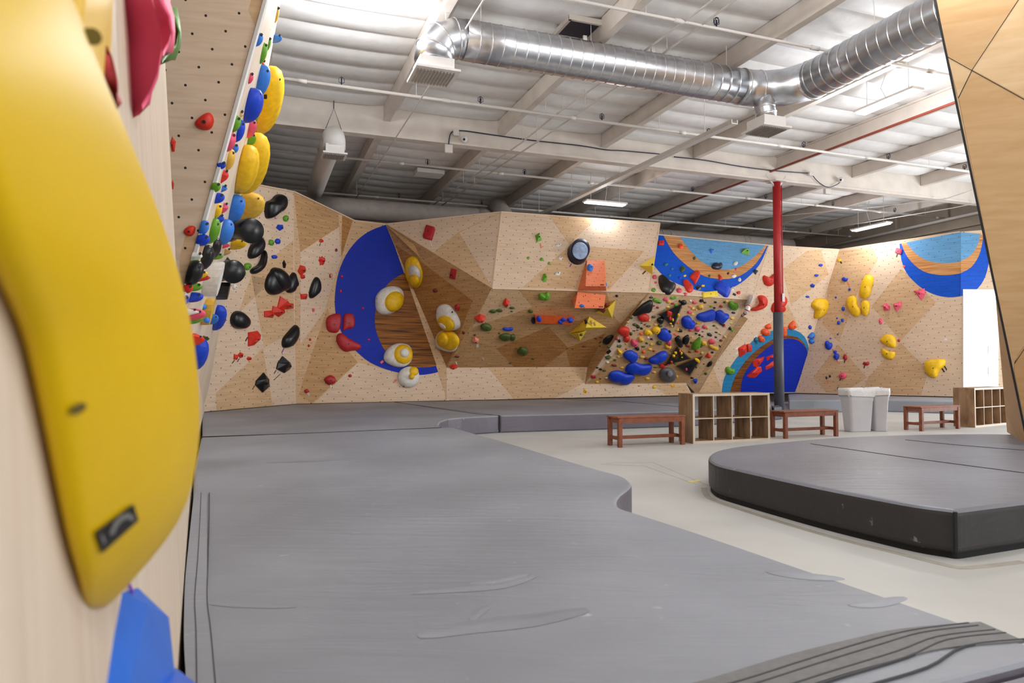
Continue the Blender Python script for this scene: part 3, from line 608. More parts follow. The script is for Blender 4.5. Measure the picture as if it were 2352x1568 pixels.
jb = B(-4.35, -4.72, DZ)
elbow([jb + Vector((0, 0, -.15)), jb + Vector((0, 0, -.33)), jb + BU * .03 + Vector((0, 0, -.42)), jb + BU * .03 + Vector((0, 0, -.5))], DR * .6, d_)
register(d_, jb + BU * .03 + Vector((0, 0, -.6)), 0.42, BU, BV)
for s in (-9.6, -9.1, -7.4, -6.1, -5.0): m = MB(); m.tube([B(s, -4.62, DZ + DR * .9), B(s, -4.62, 6.3)], .006, 5); m.build('hanger_wire', PIPEW, d_)
for v in (-6.4, -8.2): m = MB(); m.tube([B(-3.85, v, DZ + DR), B(-3.85, v, 6.3)], .006, 5); m.build('hanger_wire', PIPEW, d_)
for s in (-7.5, -6.35): m = MB(); m.box(B(s, -4.62, DZ + DR + .05), .06, .03, .09, BU, BV); m.build('hanger_clip', PIPEW, d_)
# white painted duct on the left
q0 = onz(765, 318, 5.55); q1 = q0 + BV * (4.1 - vcoord(q0))
d2 = empty('painted_duct', q0); tag(d2, 'white painted duct hanging left of centre, pointing away to the back', 'duct')
spiral('duct_run', q0, q1, 0.20, d2, 0, PIPEW)
m = MB(); m.tube([q0 + BV * .05, q0 - BV * .08, q0 - BV * .2 + Vector((0, 0, -.1)), q0 - BV * .22 + Vector((0, 0, -.26))], .21, 24); m.build('elbow', WHITE, d2, True)
register(d2, q0 - BV * .22 + Vector((0, 0, -.3)), .34, BU, BV)
m = MB(); m.tube([q0 - BV * .1 - BU * .2, q0 - BV * .1 + Vector((0, 0, .55)), q0 - BV * .1 + BU * .2], .008, 5); m.tube([q0 - BV * .1 + Vector((0, 0, .55)), q0 - BV * .1 + Vector((0, 0, .78))], .008, 5); m.build('hanger_wires', CABLE, d2)
# grey trunk ducts above the back wall
d3 = empty('trunk_duct', B(-8, 4.6, 5.25)); tag(d3, 'thick grey trunk duct lying above the back wall, left part', 'duct')
ta = onz(735, 470, 5.25); ta = B(-10.6, 4.5, 5.25); tb = B(-6.3, 4.5, 5.25)
spiral('duct_run', ta, tb, 0.27, d3, 0, GDUCT)
m = MB(); m.tube([tb - BU * .02, tb + BU * .15, tb + BU * .28 + BV * .2 + Vector((0, 0, .06)), tb + BU * .3 + BV * .6 + Vector((0, 0, .2))], .27, 24); m.build('elbow', GDUCT, d3, True)
m = MB(); m.tube([tb + BU * .75 + Vector((0, 0, -.5)), tb + BU * .75 + Vector((0, 0, .2)), tb + BU * .75 + BV * .5 + Vector((0, 0, .5))], .27, 24); m.build('riser', GDUCT, d3, True)
d4 = empty('trunk_duct', B(2, 6, 5.2)); tag(d4, 'grey trunk duct above the blue ringed wall, beside the red column', 'duct')
spiral('duct_run', B(-2.8, 5.6, 5.35), B(5.5, 5.6, 5.35), 0.24, d4, 0, GDUCT)
m = MB()
for s in (0.2, 0.5, 3.4, 3.6): m.tube([B(s, 5.6, 5.35), B(s + .04, 5.6, 5.35)], .255, 24)
m.build('joint_bands', GDUCT, d4, True)
# lamps
def lamp(pos, ax, ln, label, hang=0.5, power=60):
    e = empty('high_bay_lamp', pos); tag(e, label, 'lamp', 'linear lamps under the ceiling')
    yv = Vector((0, 0, 1)).cross(ax)
    m = MB(); m.bar(pos + Vector((0, 0, .035)) - ax * ln / 2, pos + Vector((0, 0, .035)) + ax * ln / 2, .26, .04); o = m.build('housing', WHITE, e)
    m = MB(); m.bar(pos - ax * ln * .47, pos + ax * ln * .47, .2, .03); m.build('diffuser', GLOW, e)['label'] = 'glowing white diffuser'
    m = MB()
    for s in (-.35, .35): m2_ = MB(); m2_.tube([pos + ax * ln * s + Vector((0, 0, .05)), pos + ax * ln * s + Vector((0, 0, hang))], .007, 5); m2_.build('suspension_wire', PIPEW, e)
    m.tube([pos + Vector((0, 0, .05)), pos + ax * .08 + yv * .06 + Vector((0, 0, hang * .5)), pos + Vector((0, 0, hang))], .008, 5)
    m.build('power_cord', PIPEW, e)
    ld = bpy.data.lights.new('lamp_light', 'POINT'); ld.shadow_soft_size = .16; ld.energy = power; ld.color = (0.95, 0.97, 1.0)
    lo = bpy.data.objects.new('lamp_light', ld); COL.objects.link(lo); lo.location = pos - Vector((0, 0, .22)); lo.parent = e; lo.matrix_parent_inverse = W(e).inverted()
    return e
LP_ = 190
lamp(onz(835, 2, 5.9), BU, 1.2, 'bright lamp cut by the top edge, left of the duct elbow', .35, LP_)
lamp(onz(2038, 236, 5.72), BV, 1.2, 'bright lamp at upper right, hung on chains below the duct', .55, LP_)
lamp(onz(1390, 468, 5.45), BU, 1.2, 'lit lamp over the white front panel of the back wall', .8, 30)
lamp(onz(2000, 522, 5.3), BV, 1.3, 'lit lamp over the right climbing wall, beyond the column', .9, 90)
for i, (s, v) in enumerate(((-9, -9.5), (-5.5, -9), (-5, -13), (-1, -11), (-10, -13), (-1.5, -6.0), (-8.5, -2.0))[:6]):
    if i < 5: lamp(B(s, v, 5.95), BU, 1.2, ['lamp above the photographer', 'lamp behind the duct end', 'lamp far behind the photographer', 'lamp above the mat island', 'lamp above the left foreground'][i] + ', out of the frame', .36, 110 if i in (0, 4) else LP_)
# skylight well
hat = onz(1338, 66, 6.25)
e = empty('skylight_well', hat); tag(e, 'dark open skylight well above the spiral duct', 'skylight')
m = MB(); m.box(hat + Vector((0, 0, .0)), 0.62, 0.5, 0.04, BU, BV); m.build('dark_opening', CABLE, e)
m = MB()
for a in (-1, 1): m.box(hat + BU * a * .33 + Vector((0, 0, -.01)), .04, .56, .08, BU, BV); m.box(hat + BV * a * .27 + Vector((0, 0, -.01)), .7, .04, .08, BU, BV)
m.build('curb_frame', BEAMM, e)
hat = onz(985, 398, 6.1)
m = MB(); m.box(hat, .7, .5, .1, BU, BV); tag(m.build('ceiling_box', WHITE), 'white box fixed under the ceiling beyond the girder, left of centre', 'ceiling box')
# cameras and junction boxes on the girder
def camdome(px, py, z, label):
    c = GF.hit(px, py, .05) if z > 5 else onz(px, py, z); e = empty('security_camera', c); tag(e, label, 'security camera', 'dome cameras on the girder')
    bm = bmesh.new(); bmesh.ops.create_uvsphere(bm, u_segments=16, v_segments=10, radius=.07); vs = [c + v.co for v in bm.verts]; fs = [tuple(v.index for v in f.verts) for f in bm.faces]; bm.free()
    mk('dome', vs, fs, WHITE, e, True)
    m = MB(); m.tube([c + ray(px, py).normalized() * -.075, c + ray(px, py).normalized() * -.05], .025, 12); m.build('lens', HOLE, e)
camdome(1066, 320, 5.78, 'white dome camera on the girder face near the junction box')
camdome(1931, 413, 5.9, 'white dome camera on the girder right of the red column')
def jbox(px, py, z, w, h, label):
    c = GF.hit(px, py, w * .25 + .01); m = MB(); m.box(c, w, w * .5, h, BU, BV); o = m.build('junction_box', PIPEW); add_bevel(o, .01); tag(o, label, 'junction box', 'junction boxes on the girder')
jbox(1047, 305, 5.88, .12, .12, 'small grey junction box at the start of the dark cable')
jbox(1030, 342, 5.6, .16, .17, 'white lidded box hanging below the girder, left of the dome camera')
jbox(1862, 399, 5.95, .14, .10, 'grey junction box on the girder right of the red column')
jbox(1900, 440, 5.6, .18, .13, 'round white box under the girder, right of the red column')
def cable(px, z, r, label, mat=CABLE):
    pts = smoothpx(px, 4); m = MB(); m.tube([GF.hit(x, y, .02) for x, y in pts], r, 6); tag(m.build('cable', mat, None, True), label, 'cable')
cable([(1030, 335), (1036, 305), (1060, 300), (1120, 308), (1220, 322), (1330, 334), (1393, 344), (1430, 346), (1520, 354)], 5.85, .012, 'dark cable draped along the girder left of the channel tray')
cable([(1548, 360), (1620, 368), (1700, 382), (1780, 392), (1862, 398)], 5.9, .012, 'dark cable along the girder from tray to red column')
cable([(1866, 402), (1880, 418), (1902, 430), (1925, 422), (1931, 414)], 5.8, .010, 'short looping cable to the right dome camera')
# ------------------------------------------------------------------ steel column
cb = P(1790, 930, 16.9); cb.z = 0
e = empty('steel_column', cb); tag(e, 'red steel column with charcoal padded foot, standing before the right wall', 'column')
m = MB(); m.tube([cb + Vector((0, 0, 2.4)), cb + Vector((0, 0, 5.72))], .092, 24); m.build('red_shaft', REDP, e, True)
m = MB(); m.tube([cb, cb + Vector((0, 0, 2.5))], .118, 24); m.build('padded_sleeve', PADM, e, True)
m = MB(); m.tube([cb + Vector((.1, -.05, 2.75)), cb + Vector((.1, -.05, 5.6))], .014, 8); m.build('riser_conduit', REDP, e, True)
m = MB(); m.box(cb + Vector((.1, -.08, 2.85)), .06, .04, .2); o = m.build('switch_box', WHITE, e); 
m = MB(); m.box(cb + Vector((0, 0, 5.7)), .34, .34, .03, BU, BV)
for a in (-1, 1): m.bar(cb + Vector((0, 0, 5.5)), cb + BU * a * .3 + Vector((0, 0, 5.85)), .03, .04)
m.build('head_plate', PIPEW, e)

# ================================================================== furniture
def bench(fl_, fr_, label):
    a = Vector((fl_.x, fl_.y, 0)); b = Vector((fr_.x, fr_.y, 0)); X = (b - a).normalized(); Yv = Vector((-X.y, X.x, 0)); ln = 1.15; dp = .36; H = .45
    e = empty('bench', (a + b) / 2 + Yv * dp / 2); tag(e, label, 'bench', 'slatted red brown benches')
    for i in (0, 1):
        for j in (0, 1):
            c = a + X * (.03 + i * (ln - .06)) + Yv * (.03 + j * (dp - .06)); m = MB(); m.box(c + Vector((0, 0, (H - .03) / 2)), .062, .062, H - .03, X, Yv); o = m.build('leg', BENCH, e); add_bevel(o, .006, 1)
    for k in range(4):
        c = a + X * ln / 2 + Yv * (.045 + k * (dp - .09) / 3) + Vector((0, 0, H - .012)); m = MB(); m.box(c, ln + .03, .082, .024, X, Yv); o = m.build('seat_slat', BENCH, e); add_bevel(o, .004, 1)
    m = MB()
    for j in (.02, dp - .02): m.box(a + X * ln / 2 + Yv * j + Vector((0, 0, H - .06)), ln - .06, .025, .07, X, Yv)
    for i in (.03, ln - .03): m.box(a + X * i + Yv * dp / 2 + Vector((0, 0, H - .06)), .025, dp - .06, .07, X, Yv)
    m.build('apron', BENCH, e)
    m = MB()
    for i in (.03, ln - .03): m.box(a + X * i + Yv * dp / 2 + Vector((0, 0, .13)), .03, dp - .1, .05, X, Yv)
    m.box(a + X * ln / 2 + Yv * dp / 2 + Vector((0, 0, .13)), ln - .08, .03, .05, X, Yv)
    m.build('stretcher', BENCH, e); return e
bench(onz(1422, 1028, 0), onz(1570, 1021, 0), 'red brown slatted bench left of the eight-cube shoe shelf')
bench(onz(1804, 1007.5, 0), onz(1928, 1001.6, 0), 'red brown slatted bench between the eight-cube shoe shelf and the bins')
bench(onz(2118, 990.4, 0), onz(2215, 984, 0), 'red brown slatted bench right of the bins, beside the far shelf')
OAK = wood('oak_effect_board', srgb(176, 144, 112), srgb(128, 98, 70), dots=False, stretch=(14, 1.2, 1), rot=0, lamin=.3)
EDG = simple('pale_edge_banding', srgb(206, 190, 168), .5, var=.06)
def boxuv(o):
    uvl = o.data.uv_layers.new(name='UVMap')
    for p in o.data.polygons:
        n = p.normal
        for li in p.loop_indices:
            q = o.data.vertices[o.data.loops[li].vertex_index].co
            uvl.data[li].uv = (q.x + q.y, q.z) if abs(n.z) < .7 else (q.x, q.y)
def shelf(a, b, label, ncol=4, ln=None):
    a = Vector((a.x, a.y, 0)); X = (Vector((b.x, b.y, 0)) - a).normalized(); Yv = Vector((-X.y, X.x, 0)); ln = ln or 1.47; D = .39; H = .77; t = .038; t2 = .016
    e = empty('cube_shelf', a + X * ln / 2 + Yv * D / 2); tag(e, label, 'shelf', 'oak effect cube shelves')
    def bd(name, x0, x1, z0, z1, lab=None):
        m = MB(); m.box(a + X * (x0 + x1) / 2 + Yv * D / 2 + Vector((0, 0, (z0 + z1) / 2)), x1 - x0, D, z1 - z0, X, Yv); o = m.build(name, [OAK, EDG], e); boxuv(o)
        for p in o.data.polygons: p.material_index = 1 if abs(p.normal.dot(Yv)) > .9 else 0
        return o
    bd('side_panel', 0, t, 0, H); bd('side_panel', ln - t, ln, 0, H); bd('top_board', t, ln - t, H - t, H); bd('base_board', t, ln - t, 0, t)
    iw = (ln - 2 * t - (ncol - 1) * t2) / ncol
    for r in (0, 1):
        z0 = t if r == 0 else H / 2 + t2 / 2; z1 = H / 2 - t2 / 2 if r == 0 else H - t
        for k in range(1, ncol): bd('divider', t + k * iw + (k - 1) * t2, t + k * iw + k * t2, z0, z1)
    bd('middle_shelf', t, ln - t, H / 2 - t2 / 2, H / 2 + t2 / 2); return e
shelf(onz(1592, 1019, 0), onz(1773, 1010.7, 0), 'oak effect eight-cube shoe shelf with open back between two benches')
shelf(onz(2240, 982, 0), onz(2352, 970.5, 0), 'oak effect cube shelf at the right edge by the bright doorway')
pb = onz(2335, 925, .45)
# translucent bag in the last visible cube
bm = bmesh.new(); bmesh.ops.create_icosphere(bm, subdivisions=3, radius=1)
bc = onz(2240, 982, 0); Xs = (onz(2352, 970.5, 0) - bc).normalized(); Ys = Vector((-Xs.y, Xs.x, 0)); c = Vector((bc.x, bc.y, 0)) + Xs * 1.264 + Ys * .2 + Vector((0, 0, .52))
vs = [c + Xs * v.co.x * .1 * (1 + .25 * math.sin(9 * v.co.z + 4 * v.co.x)) + Ys * v.co.y * .1 + Vector((0, 0, v.co.z * .125 * (1 + .15 * math.sin(7 * v.co.x)))) for v in bm.verts]; fs = [tuple(v.index for v in f.verts) for f in bm.faces]; bm.free()
tag(mk('plastic_bag', vs, fs, BAGM, None, True), 'crumpled white plastic bag in the upper right cube of the far shelf', 'bag')
def bin_(c, X, w, d, H, label):
    Yv = Vector((-X.y, X.x, 0)); e = empty('waste_bin', c); tag(e, label, 'bin', 'slim grey bins with liners')
    def ring(z, sx, sy, n=6, r=.05):
        out = []
        for qx, qy, a0 in ((1, 1, 0), (-1, 1, 90), (-1, -1, 180), (1, -1, 270)):
            for k in range(n):
                a = math.radians(a0 + 90 * k / (n - 1)); out.append(c + X * (qx * (sx / 2 - r) + r * math.cos(a)) + Yv * (qy * (sy / 2 - r) + r * math.sin(a)) + Vector((0, 0, z)))
        return out
    def loft(name, rs, mat, par, close=True):
        n = len(rs[0]); vs = [p for r_ in rs for p in r_]; fs = [(i * n + k, i * n + (k + 1) % n, (i + 1) * n + (k + 1) % n, (i + 1) * n + k) for i in range(len(rs) - 1) for k in range(n)]
        if close: fs.append(tuple(range(n)))
        return mk(name, vs, fs, mat, par, True)
    b = loft('bin_body', [ring(0, w * .76, d * .76), ring(.02, w * .77, d * .77), ring(H * .7, w * .92, d * .92), ring(H * .71, w * .94, d * .94), ring(H - .03, w, d), ring(H - .03, w * .9, d * .9), ring(.1, w * .7, d * .7)], CANM, e)
    loft('rim', [ring(H - .05, w * 1.0, d * 1.0), ring(H - .05, w * 1.05, d * 1.05), ring(H - .01, w * 1.05, d * 1.05), ring(H - .01, w * .97, d * .97)], CANM, e, False)
    def wob(rg, a): return [p + Vector((0, 0, a * math.sin(k * 1.7) + a * .6 * math.sin(k * 3.1))) for k, p in enumerate(rg)]
    loft('bin_liner', [wob(ring(H - .13, w * 1.06, d * 1.07), .02), ring(H - .06, w * 1.08, d * 1.09), wob(ring(H + .005, w * 1.07, d * 1.07), .006), ring(H + .004, w * .94, d * .92), ring(H - .12, w * .88, d * .86)], BAGM, e, False)['label'] = 'white liner folded over the rim'
    return e
c1 = onz(1975, 992, 0); c1 = Vector((c1.x + .02, c1.y + .13, 0))
bin_(c1, Vector((math.cos(.25), math.sin(.25), 0)), .56, .30, .79, 'front left slim grey bin with white liner, beside the middle bench')
bin_(c1 + Vector((.47, .17, 0)), Vector((math.cos(1.35), math.sin(1.35), 0)), .52, .28, .79, 'right slim grey bin with white liner, turned end-on')

# ------------------------------------------------------------------ bright doorway at right
dn = PL['H3']
def fr(px0, py0, px1, py1, off, name, mat, par, th=.04):
    pts = [dn.hit(px0, py0, off), dn.hit(px1, py0, off), dn.hit(px1, py1, off), dn.hit(px0, py1, off)]; n = dn.n
    return mk(name, pts + [p - n * th for p in pts], [(0, 1, 2, 3), (7, 6, 5, 4), (0, 4, 5, 1), (1, 5, 6, 2), (2, 6, 7, 3), (3, 7, 4, 0)], mat, par)
SUNLIT = emit('daylight_through_door', (1, 1, 1, 1), 1.6)
dz = lambda px, py: dn.hit(px, py)
door = fr(2212, 664, 2294, 912, .03, 'door_1', WHITE, None); tag(door, 'white double door blown out by daylight beside the right wall', 'door', kind='structure')
fr(2214, 668, 2228, 905, .045, 'glass_pane', SUNLIT, door); fr(2230, 668, 2291, 905, .045, 'glass_pane', SUNLIT, door)
m = MB(); a = dn.hit(2270, 795, .08); m.tube([a, dn.hit(2270, 812, .08)], .012, 6); m.build('door_handle', PIPEW, door); m = MB(); m.tube([dn.hit(2270, 843, .08), dn.hit(2270, 860, .08)], .012, 6); m.build('door_handle', PIPEW, door)
# outside wall with window further right
wa = V3['E4'] + BU * .02; wbx = V3['E4'] + BU * 2.6 - BV * 2.5
m = MB(); m.bar(Vector((wa.x, wa.y, 2.5)), Vector((wbx.x, wbx.y, 2.5)), .1, 5.0)
ow = m.build('wall_front_right', WHITE, None, loc=(0, 0, 0)); tag(ow, 'white hall wall with a window at the far right', 'wall', kind='structure')
owd = (wbx - wa); owd.z = 0; owd.normalize(); own = Vector((-owd.y, owd.x, 0)); own = own if own.dot(-wa) > 0 else -own
def wbox(t0, t1, z0, z1, off, name, mat, par, th=.03):
    m = MB(); p = Vector((wa.x, wa.y, 0)) + owd * (t0 + t1) / 2 + own * (off + .05) + Vector((0, 0, (z0 + z1) / 2)); m.box(p, t1 - t0, th, z1 - z0, owd, own); return m.build(name, mat, par, loc=(0, 0, 0) if par is None else None)
wn = wbox(.12, 1.3, .1, 2.6, .02, 'window_1', WHITE, None); tag(wn, 'tall bright window at the right edge behind the cube shelf', 'window', kind='structure')
wbox(.18, 1.24, .16, 2.54, .03, 'window_pane', SUNLIT, wn)
for t in (.3, .6, .9): wbox(t, t + .03, .16, 2.54, .06, 'mullion', PIPEW, wn)

# ------------------------------------------------------------------ foreground boulder at right
Yb = 7.9
b0 = P(2361, 1021, Yb); b0.z = MT; t0 = P(2140, -35, 7.1)
b1 = b0 + Vector((3.2, -1.3, 0)); t1 = t0 + Vector((3.6, -1.6, 0.0))
PL['BO'] = Plane(b0, t0, b1); n = PL['BO'].n
t1 = PL['BO'].p + (t1 - PL['BO'].p) - n * (t1 - PL['BO'].p).dot(n)
BK = Vector((.9, 1.6, 0))
vs = [b0, b1, t1, t0, b0 + BK + Vector((-.0, 0, 0)), b1 + BK, t1 + BK * .5 + Vector((0.5, 0, 0)), t0 + BK * .5 + Vector((0.5, .0, 0))]
fs = [(0, 1, 2, 3), (5, 4, 7, 6), (0, 3, 7, 4), (1, 5, 6, 2), (3, 2, 6, 7), (0, 4, 5, 1)]
bo = mk('climbing_boulder', vs, fs, PLYB + [SEAM], None, False, [0, 1, 1, 1, 1, 1], loc=(b0.x, b0.y, MT)); tag(bo, 'freestanding plywood climbing boulder leaning in from the right edge, standing on the mat island', 'climbing boulder')
def plyuv(o, n):
    uvl = o.data.uv_layers.new(name='UVMap'); u = Vector((0, 0, 1)).cross(n).normalized(); v = n.cross(u); w_ = W(o)
    for l in o.data.loops:
        q = w_ @ o.data.vertices[l.vertex_index].co; uvl.data[l.index].uv = (q.dot(u), q.dot(v))
plyuv(bo, n)
for px, mt in (([(2148, -20), (2400, -20), (2340, 0), (2233, 160), (2175, 130)], PLYB[1]), ([(2340, 0), (2420, -20), (2420, 265), (2352, 225), (2233, 160)], PLYB[0]), ([(2177, 131), (2233, 160), (2201, 225)], PLYB[0]),
               ([(2234, 161), (2420, 266), (2420, 700), (2340, 810), (2325, 850), (2202, 226)], PLYB[1]), ([(2420, 680), (2420, 985), (2358, 985), (2330, 855), (2330, 830)], PLYB[2])):
    pts = [PL['BO'].hit(x, y, .004) for x, y in px]; k = len(pts)
    o = mk('plywood_sheet', pts + [p - n * .003 for p in pts], [tuple(range(k)), tuple(range(2 * k - 1, k - 1, -1))] + [(i, k + i, k + (i + 1) % k, (i + 1) % k) for i in range(k)], mt, bo, fixn=False); plyuv(o, n)
for a, b_ in (((2177, 131), (2420, 266)), ((2233, 160), (2352, -20)), ((2233, 160), (2201, 225)), ((2330, 835), (2420, 700))): m = MB(); m.bar(PL['BO'].hit(*a, .004), PL['BO'].hit(*b_, .004), .006, .004, n); m.build('panel_joint', SEAM, bo)
m = MB(); m.bar(b0.lerp(b0, 1) + n * .0, t0, .02, .012, n); m.build('dark_edge', SEAM, bo)
# ================================================================== climbing holds
CROP = {'D': (400, 380, 2.703), 'G': (680, 420, 2.904), 'H': (1000, 470, 3.409), 'E': (1320, 640, 6.029), 'F': (1540, 640, 6.029), 'I': (1480, 500, 3.41), 'J': (1840, 500, 3.408), 'C': (440, 0, 3.92), 'X': (0, 0, 1)}
ZONE = {'G0': 'far left wall', 'G1': 'far left wall', 'G2': 'blue half disc wall', 'G3a': 'amber slanting wall', 'G3b': 'amber slanting wall', 'U': 'shaded overhang', 'U2': 'shaded overhang', 'P': 'white front panel', 'KK': 'low kick wall',
        'BD': 'crowded board', 'Q': 'blue ringed wall', 'V1': 'ringed wall side', 'V2': 'board side wall', 'H1': 'wall by the red column', 'H2': 'right wall', 'H3': 'right wall end', 'F1': 'bolt-hole panel', 'F2': 'left crowded overhang', 'W0': 'near left wall'}
HL = []                                 # every hold placed: dict(o, x, y, size, col, noun, zone, lm, label)
NOUN = dict(b='rounded hold', w='angular hold', k='bean-shaped hold', d='drop-shaped hold', r='block hold', h='lobed hold', o='domed hold', c='cylinder hold')
def unit(shape, rng):
    """outline in unit box (-.5...5), y up"""
    if shape in ('b', 'o', 'c'):
        n = 20; a = rng.uniform(0, 6.28); b_ = rng.uniform(0, 6.28); e = 0 if shape in 'oc' else 1
        return [(0.5 * math.cos(t) * (1 + e * .09 * math.sin(2 * t + a) + e * .06 * math.sin(3 * t + b_)), 0.5 * math.sin(t) * (1 + e * .08 * math.sin(2 * t + b_) + e * .05 * math.sin(3 * t + a))) for t in [2 * PI * i / n for i in range(n)]]
    if shape == 'w':
        n = rng.choice([4, 5, 5, 6]); t0 = rng.uniform(0, 1)
        return [(0.55 * math.cos(t) * rng.uniform(.85, 1.1), .55 * math.sin(t) * rng.uniform(.85, 1.1)) for t in [2 * PI * (i + rng.uniform(-.15, .15)) / n + t0 for i in range(n)]]
    if shape == 'r': return [(-.5, -.42), (-.44, -.5), (.44, -.5), (.5, -.42), (.5, .42), (.44, .5), (-.44, .5), (-.5, .42)]
    if shape == 'd': return [(0, .55), (.12, .35), (.3, .1), (.44, -.12), (.46, -.3), (.32, -.45), (0, -.5), (-.3, -.46), (-.46, -.3), (-.42, -.08), (-.28, .14), (-.12, .36)]
    if shape == 'k':
        return [(-.5, -.05), (-.45, .25), (-.3, .4), (-.12, .34), (0, .22), (.14, .28), (.3, .44), (.46, .3), (.5, 0), (.44, -.26), (.25, -.42), (0, -.44), (-.25, -.38), (-.44, -.26)]
    if shape == 'h':
        return [(-.5, .05), (-.42, .38), (-.2, .5), (.02, .4), (.12, .22), (.28, .28), (.46, .18), (.5, -.05), (.36, -.34), (.1, -.5), (-.15, -.46), (-.38, -.32)]
def subdiv(pts, n=2):
    """round a closed outline (Chaikin)"""
    for _ in range(n):
        out = []
        for i in range(len(pts)):
            a, b_ = pts[i], pts[(i + 1) % len(pts)]
            out += [(a[0] * .75 + b_[0] * .25, a[1] * .75 + b_[1] * .25), (a[0] * .25 + b_[0] * .75, a[1] * .25 + b_[1] * .75)]
        pts = out
    return pts
def find_facet(x, y):
    for k, pl in PXF.items():
        if inpoly(x, y, pl): return k
    return None
def dome_mesh(pts2, H, prof, facet, rng):
    """pts2: outline in plane metres about centre; returns verts (x, y, h) and faces"""
    n = len(pts2)
    if facet:
        ax, ay = rng.uniform(-.25, .25), rng.uniform(-.1, .3); sx = max(abs(p[0]) for p in pts2); sy = max(abs(p[1]) for p in pts2)
        top = [(p[0] * .38 + ax * sx, p[1] * .34 + ay * sy) for p in pts2]
        vs = [(p[0], p[1], -.004) for p in pts2] + [(p[0] * .97, p[1] * .97, H * .22) for p in pts2] + [(p[0], p[1], H * (1 - .25 * (i % 2))) for i, p in enumerate(top)] + [(ax * sx, ay * sy, H * 1.02)]
        fs = [(r * n + i, r * n + (i + 1) % n, (r + 1) * n + (i + 1) % n, (r + 1) * n + i) for r in (0, 1) for i in range(n)] + [(2 * n + i, 2 * n + (i + 1) % n, 3 * n) for i in range(n)]
        fs.append(tuple(range(n))[::-1]); return vs, fs
    if prof == 'flat': rings = [(1, -.004), (1, .35), (.97, .62), (.9, .84), (.78, .96), (.5, 1.0), (.2, 1.0)]
    elif prof == 'cyl': rings = [(1, -.004), (.92, .5), (.9, .9), (.86, 1.0), (.6, 1.0), (.3, .99)]
    else: rings = [(1, -.004), (.99, .18), (.95, .42), (.86, .64), (.7, .82), (.48, .94), (.22, 1.0)]
    vs = [(p[0] * s, p[1] * s, h * H if h > 0 else h) for s, h in rings for p in pts2] + [(0, 0, H)]; R_ = len(rings)
    fs = [(r * n + i, r * n + (i + 1) % n, (r + 1) * n + (i + 1) % n, (r + 1) * n + i) for r in range(R_ - 1) for i in range(n)] + [((R_ - 1) * n + i, (R_ - 1) * n + (i + 1) % n, R_ * n) for i in range(n)]
    fs.append(tuple(range(n))[::-1]); return vs, fs
def hold(crop, x, y, w, h, col, shape='b', rot=0, lm=None, label=None, noun=None, poly=None, Hf=.5, facet=None, fac=None, prof=None, round_=True, bolt=True, off=0.0, mat=None, name=None):
    ox, oy, s = CROP[crop]; tf = lambda q: (ox + q[0] / s, oy + q[1] / s)
    if poly:
        pp = [tf(q) for q in poly]; x = sum(q[0] for q in pp) / len(pp); y = sum(q[1] for q in pp) / len(pp)
        xs = [q[0] for q in pp]; ys = [q[1] for q in pp]; w = max(xs) - min(xs); h = max(ys) - min(ys)
        if round_: pp = subdiv(pp, 2)
    else:
        x, y = tf((x, y)); w /= s; h /= s; rng0 = random.Random(int(x * 31 + y * 17)); r = math.radians(rot)
        pp = [(x + w * (u * math.cos(r)) + h * v * math.sin(r), y - (h * v * math.cos(r) - w * u * math.sin(r))) for u, v in (subdiv(unit(shape, rng0), 1) if shape in 'dkh' else unit(shape, rng0))]
    rng = random.Random(int(x * 13 + y * 7))
    f = fac or find_facet(x, y)
    if not f: print('no facet', crop, x, y); return None
    pl = PL[f]; c = pl.hit(x, y, off); ps = [pl.hit(a, b_, off) for a, b_ in pp]; n = pl.n
    e1 = n.cross(Vector((0, 0, 1))); e1 = (-e1 if e1.dot(Vector((1, 0, 0))) < 0 else e1).normalized(); e2 = n.cross(e1); e2 = -e2 if e2.z < 0 else e2
    pts2 = [((p - c).dot(e1), (p - c).dot(e2)) for p in ps]
    sz = (c - EYE).dot(Vector((0, 1, 0))) / F; H = Hf * min(w, h) * sz * (1.0 if min(w, h) < 25 else .9)
    isf = (shape == 'w') if facet is None else facet
    prof = prof or ('cyl' if shape == 'c' else 'flat' if shape == 'r' else 'dome')
    vs, fs = dome_mesh(pts2, max(.015, H), prof, isf, rng)
    # dome rises toward the viewer side: shift the body back so its middle stays on its pixel
    V = [c + e1 * a + e2 * b_ + n * hh for a, b_, hh in vs]
    nn = name or {'w': 'angular_hold', 'k': 'kidney_hold', 'c': 'cylinder_hold', 'o': 'dome_volume', 'r': 'block_hold', 'd': 'drop_hold', 'h': 'lobed_hold'}.get(shape, 'climbing_hold')
    o = mk(nn, V, fs, mat or plastic(col), None, not isf, loc=c)
    if bolt and min(w, h) > 8:
        q = c + n * (H * (.985 if not isf else .95)) + (e2 * (-.05 * h * sz)); m = MB(); m.tube([q - n * .02, q + n * .006], min(.016, .1 * min(w, h) * sz), 8); m.build('bolt', HOLE, o)
    sw = {'tiny': 5.5, 'small': 12, 'medium': 26, 'large': 60}
    size = next((k for k, v in sw.items() if max(w, h) <= v), 'huge')
    HL.append(dict(o=o, x=x, y=y, w=w, h=h, size=size, col=CN.get(col, col), noun=noun or NOUN[shape], zone=ZONE[f], lm=lm, label=label)); return o
def H(crop, rows):
    for r in rows:
        x, y, w, h, col = r[:5]; sh = r[5] if len(r) > 5 else 'b'; kw = r[6] if len(r) > 6 else {}
        hold(crop, x, y, w, h, col, sh, **kw)
def PO(crop, col, poly, lm=None, **kw): return hold(crop, 0, 0, 0, 0, col, kw.pop('shape', 'b'), poly=poly, lm=lm, **kw)

